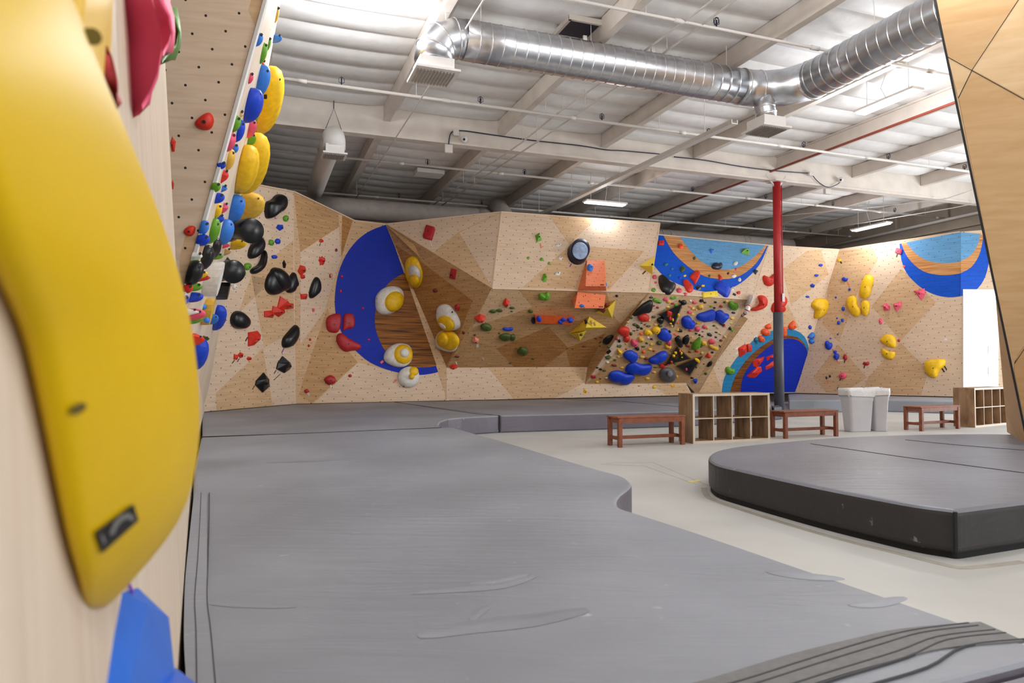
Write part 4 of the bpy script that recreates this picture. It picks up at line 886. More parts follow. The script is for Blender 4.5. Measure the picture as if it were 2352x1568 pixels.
# --- far left wall
PO('D', 'black', [(560, 225), (600, 215), (625, 182), (658, 174), (682, 192), (684, 240), (660, 282), (622, 297), (595, 327), (560, 332)], 'black bone-shaped hold', Hf=.55)
PO('D', 'black', [(535, 435), (554, 472), (545, 522), (500, 572), (465, 582), (452, 560), (465, 500), (508, 458)], 'black oval beside the cylinders')
PO('D', 'black', [(545, 522), (564, 524), (563, 592), (540, 642), (495, 677), (468, 668), (473, 640), (515, 620), (535, 580)], 'black curved horn hold', Hf=.5)
PO('D', 'black', [(560, 720), (585, 660), (640, 630), (672, 645), (697, 700), (697, 760), (640, 802), (590, 805), (560, 770)], 'large black double dome', Hf=.35)
o_ = hold('D', 647, 705, 98, 160, 'black', 'o', rot=-28, Hf=.7, lm=None, label='glossy black dome cap stacked on the large black double dome hold'); 
PO('D', 'black', [(738, 650), (750, 690), (766, 740), (745, 755), (735, 787), (700, 794), (687, 765), (700, 708)], 'black flame-shaped hold', facet=False)
PO('D', 'black', [(886, 686), (904, 720), (904, 780), (870, 812), (845, 829), (832, 810), (840, 760), (865, 698)], 'tall black shark fin hold')
PO('D', 'red', [(655, 810), (702, 852), (737, 860), (737, 885), (700, 892), (636, 886)], 'red pyramid hold', facet=True, round_=False, noun='angular hold')
PO('D', 'red', [(610, 870), (682, 892), (682, 915), (645, 940), (603, 912)], None, facet=True, round_=False, noun='angular hold')
PO('D', 'red', [(557, 903), (605, 898), (621, 925), (610, 945), (556, 941)], None, facet=True, round_=False, noun='angular hold')
hold('D', 400, 960, 106, 118, 'black', 'b', lm='black egg-shaped hold', Hf=.55)
PO('D', 'red', [(457, 1035), (515, 1025), (535, 1050), (531, 1080), (490, 1116), (457, 1122)], 'large red wedge', facet=True, round_=False, noun='angular hold', Hf=.45)
PO('D', 'black', [(748, 981), (764, 1000), (763, 1052), (730, 1112), (700, 1132), (667, 1131), (666, 1078), (695, 1040)], 'long black teardrop hold')
PO('D', 'black', [(670, 1182), (717, 1222), (713, 1265), (680, 1288), (631, 1262), (640, 1225)], 'upper black rhombus hold', facet=True, round_=False)
PO('D', 'black', [(552, 1284), (585, 1325), (589, 1368), (545, 1409), (500, 1362), (505, 1335)], 'lower black rhombus hold', facet=True, round_=False)
H('D', [(690, 328, 34, 38, 'green'), (655, 383, 42, 42, 'blue', 'w'), (640, 470, 34, 32, 'blue'), (620, 567, 36, 26, 'blue'), (600, 478, 32, 40, 'green'), (452, 626, 42, 48, 'green'), (435, 670, 16, 36, 'green'), (375, 752, 26, 38, 'white'),
  (682, 615, 26, 50, 'black', 'w'), (790, 648, 52, 62, 'red', 'w'), (797, 690, 30, 30, 'red', 'w'), (802, 810, 50, 46, 'red', 'w'), (912, 468, 30, 24, 'red', 'w'), (915, 590, 40, 60, 'red', 'w'), (863, 897, 15, 22, 'pink'), (843, 1080, 13, 17, 'mar'), (835, 1118, 13, 17, 'mar'),
  (380, 1188, 32, 42, 'red', 'w'), (412, 1177, 32, 40, 'red', 'w'), (463, 1198, 27, 28, 'red', 'w'), (822, 1400, 27, 27, 'mar'), (968, 685, 12, 26, 'brown')])
# --- blue half disc wall and amber wall
PO('G', 'mar', [(195, 905), (235, 873), (303, 867), (300, 940), (284, 999), (240, 1001), (203, 985)], 'dark red shield hold', Hf=.28)
PO('G', 'mar', [(318, 868), (376, 867), (393, 903), (389, 971), (345, 971), (308, 997), (311, 940)], 'dark red curved plate hold', Hf=.28)
PO('G', 'mar', [(268, 1008), (310, 997), (352, 1040), (439, 1078), (427, 1115), (370, 1119), (320, 1131), (267, 1070)], 'dark red boot-shaped hold', Hf=.28)
H('G', [(267, 447, 18, 24, 'brown', 'w'), (168, 517, 42, 64, 'red', 'w'), (167, 387, 28, 24, 'red', 'w'), (232, 617, 18, 28, 'blush'), (115, 847, 13, 20, 'pink'), (305, 624, 22, 20, 'mag'), (297, 722, 18, 22, 'mag'), (445, 836, 19, 17, 'mag'), (485, 1045, 20, 14, 'mag'),
  (228, 1315, 78, 62, 'mar', 'b', dict(lm='dark red lump with white tape')), (360, 1286, 24, 22, 'mar'), (70, 1388, 25, 23, 'mar'), (889, 338, 62, 84, 'mar', 'r', dict(rot=16, lm='dark red block above amber wall')), (1047, 605, 50, 84, 'mar', 'w', dict(lm='long dark red wedge')), (930, 716, 28, 30, 'brown'), (1075, 830, 38, 50, 'mar', 'w'),
  (1118, 998, 20, 26, 'brown', 'w'), (1049, 1225, 56, 30, 'red', 'w'), (1076, 1157, 28, 14, 'brown'), (1195, 1050, 50, 40, 'blush', 'w'), (1192, 1013, 18, 12, 'brown')])
def disk_on(o, fac, cx, cy, w, h, rot, mat, hgt, name, prof='dome', lab=None):
    r = math.radians(rot); pl = PL[fac]; n = pl.n; vs = []; N_ = 24
    for s, hh in ((1, -.03), (.98, .25), (.85, .6), (.6, .87), (.3, .98)):
        for k in range(N_):
            t = 2 * PI * k / N_; u, v = .5 * w * s * math.cos(t), .5 * h * s * math.sin(t)
            vs.append(pl.hit(cx + u * math.cos(r) + v * math.sin(r), cy - u * math.sin(r) + v * math.cos(r), hgt[0] + hgt[1] * hh))
    vs.append(pl.hit(cx, cy, hgt[0] + hgt[1])); fs = [(a * N_ + k, a * N_ + (k + 1) % N_, (a + 1) * N_ + (k + 1) % N_, (a + 1) * N_ + k) for a in range(4) for k in range(N_)] + [(4 * N_ + k, 4 * N_ + (k + 1) % N_, 5 * N_) for k in range(N_)] + [tuple(range(N_))[::-1]]
    q = mk(name, vs, fs, mat, o, True)
    if lab: q['label'] = lab
    return q
g = lambda x, y: (680 + x / 2.904, 420 + y / 2.904)
WHT, YEL = plastic('white'), plastic('yellow')
def dual(poly, base, lm, discs, Hf=.35, fac=None):
    o = PO('G', base, poly, lm, Hf=Hf, bolt=False, name='two_tone_volume', noun='two-tone volume', fac=fac)
    f = fac or find_facet(HL[-1]['x'], HL[-1]['y'])
    for (x, y, w, h, rot, m, o0, hh, nm, lb) in discs:
        a = g(x, y); disk_on(o, f, a[0], a[1], w / 2.904, h / 2.904, rot, m, (o0, hh), nm, lab=lb)
    return o
dual([(750, 495), (775, 486), (805, 495), (830, 540), (848, 600), (842, 660), (815, 703), (780, 695), (745, 650), (734, 580), (736, 520)], 'yellow', 'yellow volume with white oval eye',
     [(790, 600, 80, 112, 22, WHT, .10, .14, 'white_cap', 'white oval cap'), (788, 648, 74, 90, 10, YEL, .14, .16, 'yellow_knob', 'yellow knob on the white cap'), (748, 517, 9, 12, 0, HOLE, .05, .05, 'bolt', None)])
dual([(525, 800), (530, 750), (570, 705), (630, 685), (690, 695), (718, 730), (718, 790), (680, 850), (620, 882), (560, 880), (530, 850)], 'white', 'white volume with yellow dome, upper',
     [(652, 788, 130, 152, -35, YEL, .10, .22, 'yellow_dome', 'yellow dome'), (541, 771, 10, 11, 0, HOLE, .05, .06, 'bolt', None)])
dual([(945, 850), (955, 815), (990, 803), (1030, 815), (1070, 865), (1098, 920), (1100, 965), (1060, 985), (1010, 982), (970, 955), (945, 900)], 'white', 'white and yellow shell volume',
     [(1000, 935, 130, 96, -38, YEL, .10, .18, 'yellow_band', 'yellow lower band'), (976, 953, 56, 26, -38, WHT, .24, .06, 'white_lip', 'white lip'), (1042, 861, 10, 12, 0, HOLE, .08, .10, 'bolt', None)], fac='G3b')
dual([(935, 1040), (950, 1000), (975, 978), (1040, 980), (1080, 1020), (1090, 1060), (1075, 1110), (1045, 1128), (990, 1115), (945, 1095)], 'white', 'yellow double dome volume',
     [(1015, 1055, 150, 134, 0, YEL, .08, .14, 'yellow_dome', 'wide yellow dome'), (978, 1045, 84, 108, 0, YEL, .12, .24, 'yellow_dome', 'raised yellow dome')], fac='G3b')
dual([(578, 1160), (600, 1110), (650, 1073), (705, 1066), (755, 1080), (778, 1125), (775, 1180), (740, 1220), (690, 1233), (640, 1222), (590, 1195)], 'white', 'white teardrop volume with yellow ring',
     [(712, 1143, 134, 134, 0, YEL, .10, .16, 'yellow_disc', 'yellow disc'), (724, 1133, 66, 68, 0, WHT, .2, .12, 'white_ball', 'white ball'), (594, 1176, 10, 10, 0, HOLE, .02, .05, 'bolt', None)])
dual([(674, 1290), (690, 1250), (730, 1225), (775, 1222), (812, 1245), (823, 1290), (810, 1340), (770, 1366), (720, 1366), (685, 1335)], 'white', 'lowest white ball volume with yellow wedge',
     [(785, 1258, 66, 66, 20, YEL, .10, .10, 'yellow_wedge', 'yellow wedge'), (772, 1290, 38, 40, 0, YEL, .17, .12, 'yellow_knob', 'yellow knob'), (718, 1357, 10, 9, 0, HOLE, .03, .07, 'bolt', None)])
# --- white panel, overhang, kick wall
hold('H', 1113, 380, 164, 184, 'navy', 'c', Hf=.42, lm='dark blue drum volume', label='round dark blue drum volume with chalky face on the white front panel', bolt=False, name='drum_volume')
_d = HL[-1]['o']; a = (1000 + 1133 / 3.409, 470 + 360 / 3.409); disk_on(_d, 'P', a[0], a[1], 36, 40, 0, simple('chalky_slate_blue', srgb(150, 170, 200), .5, var=.3, scale=9), (.20, .025), 'drum_face', lab='pale chalky face')
H('H', [(805, 262, 54, 78, 'green', 'w', dict(rot=-8, lm='green wedge at top of white panel')), (727, 418, 22, 24, 'green', 'w'), (832, 429, 28, 26, 'green', 'w'), (888, 460, 22, 26, 'green', 'w'), (855, 575, 44, 66, 'green', 'w'),
  (965, 318, 48, 34, 'white', 'w'), (978, 420, 40, 34, 'white', 'w'), (957, 540, 46, 36, 'white', 'w'),
  (852, 712, 92, 68, 'green', 'k', dict(rot=-8, lm='green double lobe under white panel')), (555, 768, 54, 74, 'red', 'w', dict(lm='red wedge under white panel')), (450, 832, 56, 26, 'olive'), (502, 826, 50, 24, 'olive'), (600, 806, 40, 18, 'olive'), (597, 834, 20, 12, 'olive'), (745, 832, 36, 26, 'olive'),
  (352, 887, 84, 68, 'red', 'w', dict(lm='red wedge at left of overhang')), (395, 955, 84, 60, 'olive', 'b', dict(lm='dark green oval on overhang')), (568, 970, 86, 32, 'blue', 'k', dict(lm='small blue double knob')), (545, 1032, 94, 54, 'olive'), (602, 1036, 48, 50, 'olive'),
  (685, 1143, 78, 62, 'olive', 'b', dict(lm='dark green lump low on overhang')), (635, 1124, 17, 11, 'olive'), (765, 1205, 26, 14, 'olive'), (587, 1237, 19, 14, 'olive'), (500, 1006, 17, 11, 'olive'), (1165, 1107, 34, 13, 'brown'), (1255, 1045, 24, 11, 'brown'), (1297, 1037, 24, 13, 'brown'),
  (1076, 1127, 12, 9, 'brown'), (165, 1187, 34, 16, 'brown'), (1288, 1106, 14, 10, 'brown'), (1420, 712, 22, 18, 'black'), (1172, 1459, 28, 32, 'yellow', 'w'), (1333, 1450, 14, 14, 'tan'), (257, 1003, 12, 9, 'olive')])
PO('H', 'black', [(1398, 1019), (1397, 1045), (1370, 1077), (1330, 1092), (1302, 1080), (1320, 1043), (1360, 1021)], 'black leaf at edge of overhang', Hf=.3)
def hullvol(name, pts, mat, label, cat='climbing volume', smooth=False):
    """solid facetted volume: convex hull of points given as (facet, px, py, offset from the wall)"""
    ps = [PL[f].hit(x, y, o) for f, x, y, o in pts]; c = sum(ps, Vector()) / len(ps); bm = bmesh.new()
    for p in ps: bm.verts.new(p)
    bmesh.ops.convex_hull(bm, input=bm.verts); bm.normal_update(); bm.verts.index_update(); vs = [v.co.copy() for v in bm.verts]; fs = [tuple(v.index for v in f.verts) for f in bm.faces]; bm.free()
    o = mk(name, vs, fs, mat, None, loc=c); tag(o, label, cat); return o
ORG = wood('orange_volume_laminate', srgb(250, 140, 92), srgb(240, 122, 76), rough=.5, lamin=.1, dotr=.07)
YVOL = simple('yellow_volume_paint', srgb(238, 204, 56), .55, var=.06)
def uvbox(o):
    uvl = o.data.uv_layers.new(name='UVMap'); w_ = W(o)
    for p in o.data.polygons:
        n = p.normal; u = Vector((0, 0, 1)).cross(n); u = u.normalized() if u.length > .01 else Vector((1, 0, 0)); v = n.cross(u)
        for li in p.loop_indices:
            q = w_ @ o.data.vertices[o.data.loops[li].vertex_index].co; uvl.data[li].uv = (q.dot(u), q.dot(v))
va = hullvol('orange_box_volume', [('P', 1347, 597, 0), ('P', 1389, 597, 0), ('P', 1393, 668, 0), ('P', 1326, 668, 0), ('P', 1348, 599, .04), ('P', 1389, 599, .04), ('P', 1345, 657, .42), ('P', 1391, 657, .42)], ORG, 'upper orange box volume at the lower edge of the white front panel'); uvbox(va)
PL['U2'] = Plane(PL['U'].hit(1322, 672), PL['U'].hit(1390, 677), PL['U'].hit(1322, 672) + Vector((0, .25, -1)))
vb = hullvol('orange_box_volume', [('U2', 1327, 670, .08), ('U2', 1391, 677, .08), ('U2', 1320, 707, .10), ('U2', 1387, 708, .10), ('U', 1314, 688, 0), ('U', 1327, 670, 0), ('U', 1391, 677, 0), ('U', 1322, 700, 0), ('U', 1386, 700, 0)], ORG, 'lower orange box volume under the white front panel edge'); uvbox(vb)
vc = hullvol('orange_bar_volume', [('U', 1228, 723, 0), ('U', 1322, 727, 0), ('U', 1313, 746, 0), ('U', 1230, 744, 0), ('U', 1229, 723, .18), ('U', 1320, 728, .18), ('U', 1311, 745, .18), ('U', 1231, 742, .18)], simple('deep_orange_laminate', srgb(230, 96, 34), .5), 'flat orange bar volume with blue holds on the shaded overhang')
def mark(o, f, pts, off, name='printed_mark'):
    m = MB()
    for (x0, y0, x1, y1) in pts:
        q = [PL[f].hit(x0, y0, off), PL[f].hit(x1, y0, off), PL[f].hit(x1, y1, off), PL[f].hit(x0, y1, off)]; n = PL[f].n * .003; m.add(q + [a - n for a in q], [(0, 1, 2, 3), (7, 6, 5, 4), (0, 4, 5, 1), (1, 5, 6, 2), (2, 6, 7, 3), (3, 7, 4, 0)])
    m.build(name, HOLE, o)['label'] = 'small black printed maker mark'
mark(va, 'P', [(1379, 652.5, 1381, 656), (1382, 652.5, 1384, 656), (1385, 652.5, 1387, 656)], .41)
mark(vb, 'U2', [(1376, 703, 1378, 706), (1379.5, 703, 1381.5, 706), (1383, 703, 1385, 706)], .105)
hh = lambda x, y: (1000 + x / 3.409, 470 + y / 3.409)
def yv(pts, label):
    l = []
    for f, x, y, o in pts: a = hh(x, y); l.append((f, a[0], a[1], o))
    return hullvol('yellow_triangle_volume', l, YVOL, label)
yv([('U', 1414, 745, 0), ('U', 1385, 886, 0), ('U', 1248, 842, 0), ('U', 1350, 812, .3)], 'yellow triangular volume just below the lower orange box volume')
yv([('U', 1205, 876, 0), ('U', 1341, 960, 0), ('U', 1040, 1010, 0), ('U', 1178, 962, .3)], 'large yellow triangular volume with two slots, mid overhang')
yv([('U', 1188, 980, 0), ('U', 1133, 1066, 0), ('U', 1048, 1008, 0), ('U', 1120, 1010, .22)], 'smaller yellow triangular volume below the slotted yellow one')
yv([('P', 1720, 400, -.02), ('P', 1702, 552, -.02), ('P', 1597, 478, 0), ('P', 1700, 480, .28)], 'yellow triangular volume on the right edge of the white front panel')
H('H', [(1300, 812, 56, 38, 'brown', 'r', dict(rot=30, off=.16, fac='U')), (1345, 790, 36, 28, 'brown', 'r', dict(rot=30, off=.14, fac='U')), (1180, 928, 20, 58, 'navy', 'r', dict(off=.14, rot=-10, fac='U')), (1140, 1016, 24, 20, 'olive', 'b', dict(off=.16, fac='U')),
  (1220, 918, 18, 24, 'tan', 'r', dict(off=.2, rot=-20, fac='U')), (1246, 932, 16, 24, 'tan', 'r', dict(off=.2, rot=-20, fac='U')), (1698, 470, 16, 16, 'black', 'b', dict(off=.24, fac='P')),
  (1210, 497, 48, 62, 'sky', 'h', dict(off=.18, fac='P', lm='blue half-moon on upper orange box')), (1294, 602, 19, 20, 'sky', 'w', dict(off=.3, fac='P')), (1334, 628, 16, 34, 'sky', 'b', dict(fac='P', off=.2)), (1148, 792, 38, 30, 'sky', 'w', dict(off=.1, fac='U2')),
  (810, 892, 40, 42, 'blue', 'b', dict(off=.18, fac='U')), (765, 905, 34, 50, 'navy', 'b', dict(fac='U')), (1003, 898, 40, 28, 'blue', 'b', dict(off=.18, fac='U')), (978, 918, 38, 30, 'blue', 'b', dict(off=.18, fac='U')), (1055, 902, 56, 40, 'blue', 'w', dict(off=.18, fac='U'))])
# --- crowded board
bd = dict(fac='BD')
PO('E', 'black', [(780, 512), (870, 400), (960, 325), (1055, 278), (1080, 320), (1070, 400), (1030, 455), (960, 452), (890, 467), (830, 482)], 'big black pointed volume', Hf=.35, **bd)
PO('E', 'blue', [(665, 1040), (700, 1000), (780, 978), (822, 1005), (875, 1035), (872, 1090), (830, 1140), (760, 1152), (720, 1110), (680, 1085)], 'blue lobed hold above kidneys', Hf=.4, **bd)
PO('E', 'blue', [(1140, 790), (1170, 710), (1230, 677), (1285, 690), (1300, 740), (1345, 775), (1330, 820), (1270, 862), (1200, 845), (1145, 810)], 'blue heart near board centre', Hf=.4, **bd)
PO('E', 'blue', [(695, 1250), (720, 1190), (800, 1143), (860, 1150), (920, 1180), (1000, 1175), (1062, 1180), (1074, 1220), (1030, 1300), (950, 1332), (860, 1312), (760, 1300), (700, 1280)], 'upper blue kidney hold', Hf=.4, **bd)
PO('E', 'blue', [(462, 1330), (500, 1280), (580, 1260), (650, 1275), (700, 1305), (800, 1302), (834, 1340), (810, 1390), (740, 1452), (670, 1457), (600, 1422), (500, 1417), (464, 1380)], 'lowest blue kidney hold', Hf=.4, **bd)
PO('E', 'blue', [(1013, 1130), (1030, 1090), (1100, 1060), (1180, 1005), (1240, 991), (1282, 1010), (1277, 1060), (1220, 1120), (1130, 1157), (1050, 1167)], 'blue sausage hold', Hf=.5, **bd)
PO('F', 'blue', [(348, 530), (380, 480), (470, 455), (560, 425), (610, 420), (624, 480), (602, 560), (520, 582), (430, 577), (368, 560)], 'blue wing-shaped hold', Hf=.45, **bd)
PO('F', 'blue', [(602, 540), (615, 450), (680, 423), (722, 440), (747, 475), (802, 480), (808, 510), (762, 552), (720, 602), (670, 602), (608, 570)], 'blue three-lobed hold', Hf=.45, **bd)
PO('F', 'blue', [(143, 590), (165, 525), (230, 503), (277, 520), (292, 570), (332, 580), (340, 620), (300, 682), (240, 683), (163, 665)], 'upper blue heart hold', Hf=.45, **bd)
hold('E', 1282, 1324, 236, 196, 'grey', 'o', rot=15, Hf=.35, lm='grey speckled dome volume', fac='BD')
_d = HL[-1]['o']; disk_on(_d, 'BD', 1320 + 1320 / 6.029, 640 + 1318 / 6.029, 13, 14, 0, simple('pale_grey_dimple', srgb(140, 140, 144), .6, var=.3, scale=12), (.14, .03), 'dimple', lab='pale dimple')
PO('F', 'black', [(50, 830), (90, 788), (125, 783), (140, 840), (162, 872), (162, 930), (125, 947), (98, 920), (78, 878)], 'black hooked leaf hold', **bd)
PO('F', 'black', [(160, 830), (200, 788), (257, 763), (252, 850), (222, 897), (168, 907)], 'black pointed leaf hold', **bd)
PO('F', 'green', [(281, 965), (310, 880), (370, 828), (413, 788), (414, 850), (387, 932), (350, 967), (310, 972)], 'tall green leaf hold', Hf=.5, **bd)
PO('F', 'black', [(490, 1222), (530, 1148), (577, 1128), (580, 1170), (550, 1202)], 'black shard at board corner', fac='V2', Hf=.3)
H('E', [(945, 528, 160, 122, 'red', 'b', dict(lm='large red dome hold', **bd)), (680, 722, 176, 122, 'red', 'b', dict(lm='red dome at board edge', **bd)), (715, 825, 88, 102, 'red', 'b', dict(lm='red knob under red dome', **bd)), (1058, 258, 58, 30, 'black', 'w', bd),
  (822, 885, 98, 108, 'pink', 'h', dict(lm='pink star-like hold', **bd)), (1300, 882, 72, 82, 'pink', 'b', bd), (1257, 284, 72, 46, 'pink', 'b', bd), (1097, 372, 28, 23, 'mar', 'b', bd), (1148, 394, 42, 32, 'mar', 'b', bd),
  (1015, 740, 108, 84, 'yellow', 'b', dict(lm='yellow split dome hold', **bd)), (1125, 705, 112, 98, 'yellow', 'b', dict(lm='larger yellow dome hold', **bd)), (917, 835, 84, 80, 'gold', 'h', dict(lm='mustard lobed hold', **bd)), (615, 1005, 72, 78, 'yellow', 'd', dict(rot=-30, lm='yellow drop low on board', **bd)), (1290, 935, 90, 66, 'yellow', 'k', dict(rot=20, **bd)), (1300, 318, 60, 42, 'gold', 'b', bd),
  (1110, 290, 66, 50, 'green', 'b', bd), (1160, 314, 80, 66, 'green', 'w', bd), (1365, 262, 96, 42, 'green', 'k', dict(rot=-6, **bd)), (1398, 366, 42, 40, 'green', 'b', bd), (780, 538, 50, 32, 'olive', 'b', bd), (830, 632, 72, 46, 'olive', 'w', bd), (872, 662, 58, 60, 'olive', 'w', bd), (925, 686, 42, 30, 'black', 'b', bd),
  (1090, 526, 60, 34, 'olive', 'b', bd), (780, 760, 46, 60, 'olive', 'w', bd), (1182, 648, 58, 42, 'olive', 'b', bd), (1170, 886, 80, 56, 'olive', 'h', bd), (618, 930, 70, 44, 'olive', 'w', bd), (465, 940, 46, 32, 'olive', 'b', bd), (462, 1085, 86, 58, 'olive', 'w', dict(lm='dark green wedge at board edge', **bd)), (950, 938, 60, 24, 'olive', 'b', bd), (408, 1268, 50, 28, 'olive', 'b', bd),
  (1020, 655, 66, 30, 'olive', 'w', bd), (1030, 578, 46, 34, 'tan', 'w', bd), (925, 612, 36, 17, 'olive', 'b', bd), (1290, 392, 62, 32, 'gold', 'w', bd), (1085, 445, 62, 26, 'tan', 'w', bd), (1122, 632, 60, 40, 'gold', 'w', bd), (715, 903, 36, 23, 'tan', 'b', bd), (1057, 905, 46, 34, 'gold', 'b', bd), (1045, 975, 70, 40, 'gold', 'w', bd), (1015, 815, 44, 36, 'white', 'w', bd),
  (997, 889, 38, 28, 'olive', 'b', bd), (932, 1080, 70, 40, 'tan', 'b', bd), (602, 1077, 40, 30, 'tan', 'b', bd), (455, 1155, 42, 30, 'white', 'b', bd), (655, 1228, 54, 24, 'gold', 'b', bd), (1098, 1294, 66, 38, 'tan', 'w', bd), (1005, 1378, 62, 32, 'gold', 'b', bd), (437, 1370, 38, 22, 'white', 'b', bd), (310, 1425, 44, 28, 'yellow', 'b', bd), (1163, 1175, 50, 32, 'olive', 'b', bd), (1115, 1225, 56, 20, 'olive', 'b', bd),
  (970, 633, 40, 19, 'brown', 'b', bd), (820, 718, 46, 18, 'brown', 'b', bd), (867, 708, 36, 18, 'brown', 'b', bd), (920, 762, 54, 36, 'orn', 'b', bd), (577, 829, 48, 34, 'mar', 'b', bd), (1355, 340, 54, 28, 'mar', 'b', bd), (712, 973, 28, 23, 'mar', 'b', bd), (953, 1010, 48, 40, 'orn', 'b', bd), (1096, 997, 34, 27, 'mar', 'b', bd), (988, 1102, 56, 38, 'brown', 'b', bd), (545, 1195, 80, 36, 'brown', 'b', dict(rot=8, **bd)), (256, 1352, 66, 36, 'mar', 'r', dict(rot=6, **bd)), (353, 1383, 30, 19, 'brown', 'b', bd), (1212, 1202, 82, 64, 'red', 'b', dict(lm='red lump beside grey dome', **bd)),
  (615, 858, 42, 44, 'black', 'b', bd), (863, 960, 68, 54, 'black', 'b', dict(rot=25, **bd)), (470, 1008, 66, 32, 'black', 'r', dict(rot=-42, lm='small black bar at board edge', **bd)), (420, 990, 20, 15, 'brown', 'b', bd), (311, 1230, 40, 20, 'black', 'b', bd), (357, 1250, 42, 30, 'black', 'b', bd), (556, 1123, 44, 26, 'olive', 'b', bd), (1062, 832, 36, 28, 'black', 'b', bd), (1314, 728, 38, 34, 'black', 'b', bd), (1398, 768, 52, 32, 'orn', 'w', dict(rot=30, **bd)), (1182, 574, 96, 84, 'black', 'b', dict(lm='black rounded lump beside black triangle', **bd)), (740, 600, 50, 30, 'tan', 'w', bd), (1320, 1033, 34, 30, 'tan', 'b', bd), (1415, 1355, 36, 30, 'gold', 'b', bd)])
H('F', [(180, 325, 76, 66, 'black', 'b', dict(lm='round black hold near board top', **bd)), (130, 308, 34, 32, 'black', 'b', bd), (430, 303, 68, 48, 'black', 'w', bd), (475, 328, 42, 24, 'black', 'b', bd), (622, 323, 42, 28, 'black', 'b', bd), (607, 402, 36, 24, 'black', 'b', bd), (870, 468, 52, 28, 'black', 'b', dict(rot=10, **bd)), (128, 715, 72, 44, 'black', 'b', dict(rot=15, **bd)),
  (355, 757, 36, 24, 'black', 'b', bd), (402, 776, 36, 28, 'black', 'b', bd), (540, 770, 78, 50, 'black', 'w', dict(rot=20, **bd)), (632, 740, 44, 20, 'black', 'b', dict(rot=15, **bd)), (627, 808, 38, 24, 'black', 'b', bd), (578, 1016, 40, 30, 'black', 'b', bd), (458, 1178, 24, 20, 'black', 'b', bd), (822, 685, 40, 44, 'black', 'b', dict(fac='V2')), (850, 707, 50, 34, 'green', 'w', dict(rot=35, fac='V2')), (706, 620, 104, 44, 'black', 'k', dict(rot=28, **bd)), (685, 935, 50, 18, 'black', 'w', dict(rot=55, fac='V2')),
  (338, 1407, 76, 60, 'blue', 'd', dict(rot=-60, fac='V2', lm='dark blue drop below board')), (296, 1370, 42, 26, 'black', 'b', dict(fac='V2')), (490, 1310, 36, 34, 'olive', 'b', dict(fac='V2')), (864, 365, 136, 122, 'green', 'h', dict(lm='big green apple-like hold', fac='BD')), (562, 379, 50, 28, 'green', 'w', bd),
  (330, 326, 60, 42, 'pink', 'b', bd), (262, 460, 62, 44, 'pink', 'b', bd), (370, 690, 74, 72, 'pink', 'b', dict(lm='pink lump below blue wing', **bd)), (465, 662, 54, 50, 'pink', 'b', bd), (278, 706, 62, 44, 'pink', 'b', bd), (572, 865, 94, 66, 'pink', 'b', dict(lm='pink oval right of green leaf', **bd)), (268, 383, 56, 34, 'blush', 'w', bd),
  (415, 388, 88, 72, 'gold', 'b', dict(lm='mustard ball near board top', **bd)), (312, 408, 50, 40, 'gold', 'w', bd), (357, 430, 44, 34, 'gold', 'w', bd), (850, 546, 70, 44, 'gold', 'w', dict(fac='BD')), (835, 612, 50, 34, 'gold', 'w', dict(fac='V2')), (460, 888, 86, 66, 'gold', 'b', dict(lm='mustard oval hold', **bd)), (595, 945, 150, 66, 'gold', 'k', dict(rot=24, lm='long mustard banana hold', **bd)), (502, 680, 48, 44, 'gold', 'w', bd), (380, 612, 70, 44, 'gold', 'w', bd), (300, 488, 60, 34, 'gold', 'w', bd), (780, 308, 52, 26, 'gold', 'w', bd), (750, 322, 44, 38, 'olive', 'w', bd),
  (435, 1026, 46, 34, 'tan', 'b', bd), (685, 763, 60, 32, 'tan', 'w', dict(rot=15, **bd)), (750, 802, 58, 40, 'tan', 'w', dict(rot=20, fac='V2')), (600, 648, 40, 26, 'olive', 'b', bd), (640, 675, 44, 30, 'tan', 'w', bd), (297, 806, 40, 24, 'tan', 'b', bd), (98, 700, 64, 48, 'gold', 'w', bd), (215, 700, 40, 26, 'tan', 'w', bd), (90, 1345, 34, 24, 'yellow', 'b', bd),
  (698, 378, 46, 33, 'mar', 'b', bd), (962, 445, 34, 22, 'mar', 'b', dict(fac='V1')), (740, 647, 54, 46, 'red', 'w', bd), (697, 851, 46, 32, 'brown', 'b', bd), (522, 1063, 84, 72, 'red', 'w', dict(lm='red wedge at board right', **bd)), (360, 993, 54, 42, 'red', 'b', bd), (265, 1010, 50, 28, 'brown', 'b', dict(rot=20, **bd)), (238, 926, 64, 38, 'brown', 'b', dict(rot=15, **bd)), (440, 796, 36, 22, 'brown', 'b', bd), (445, 731, 26, 18, 'brown', 'b', bd), (470, 588, 66, 26, 'mar', 'b', bd), (275, 305, 40, 32, 'white', 'w', bd), (413, 932, 60, 30, 'olive', 'b', bd), (288, 880, 34, 30, 'olive', 'b', bd), (20, 640, 44, 44, 'white', 'b', bd), (85, 350, 4, 4, 'mar', 'b', bd)][:-1])
H('E', [(890, 1481, 34, 30, 'tan', 'w', dict(fac='KK')), (1100, 1497, 52, 44, 'yellow', 'b', dict(fac='KK')), (1355, 1484, 70, 46, 'yellow', 'w', dict(fac='KK')), (428, 1541, 26, 20, 'tan', 'b', dict(fac='KK'))])
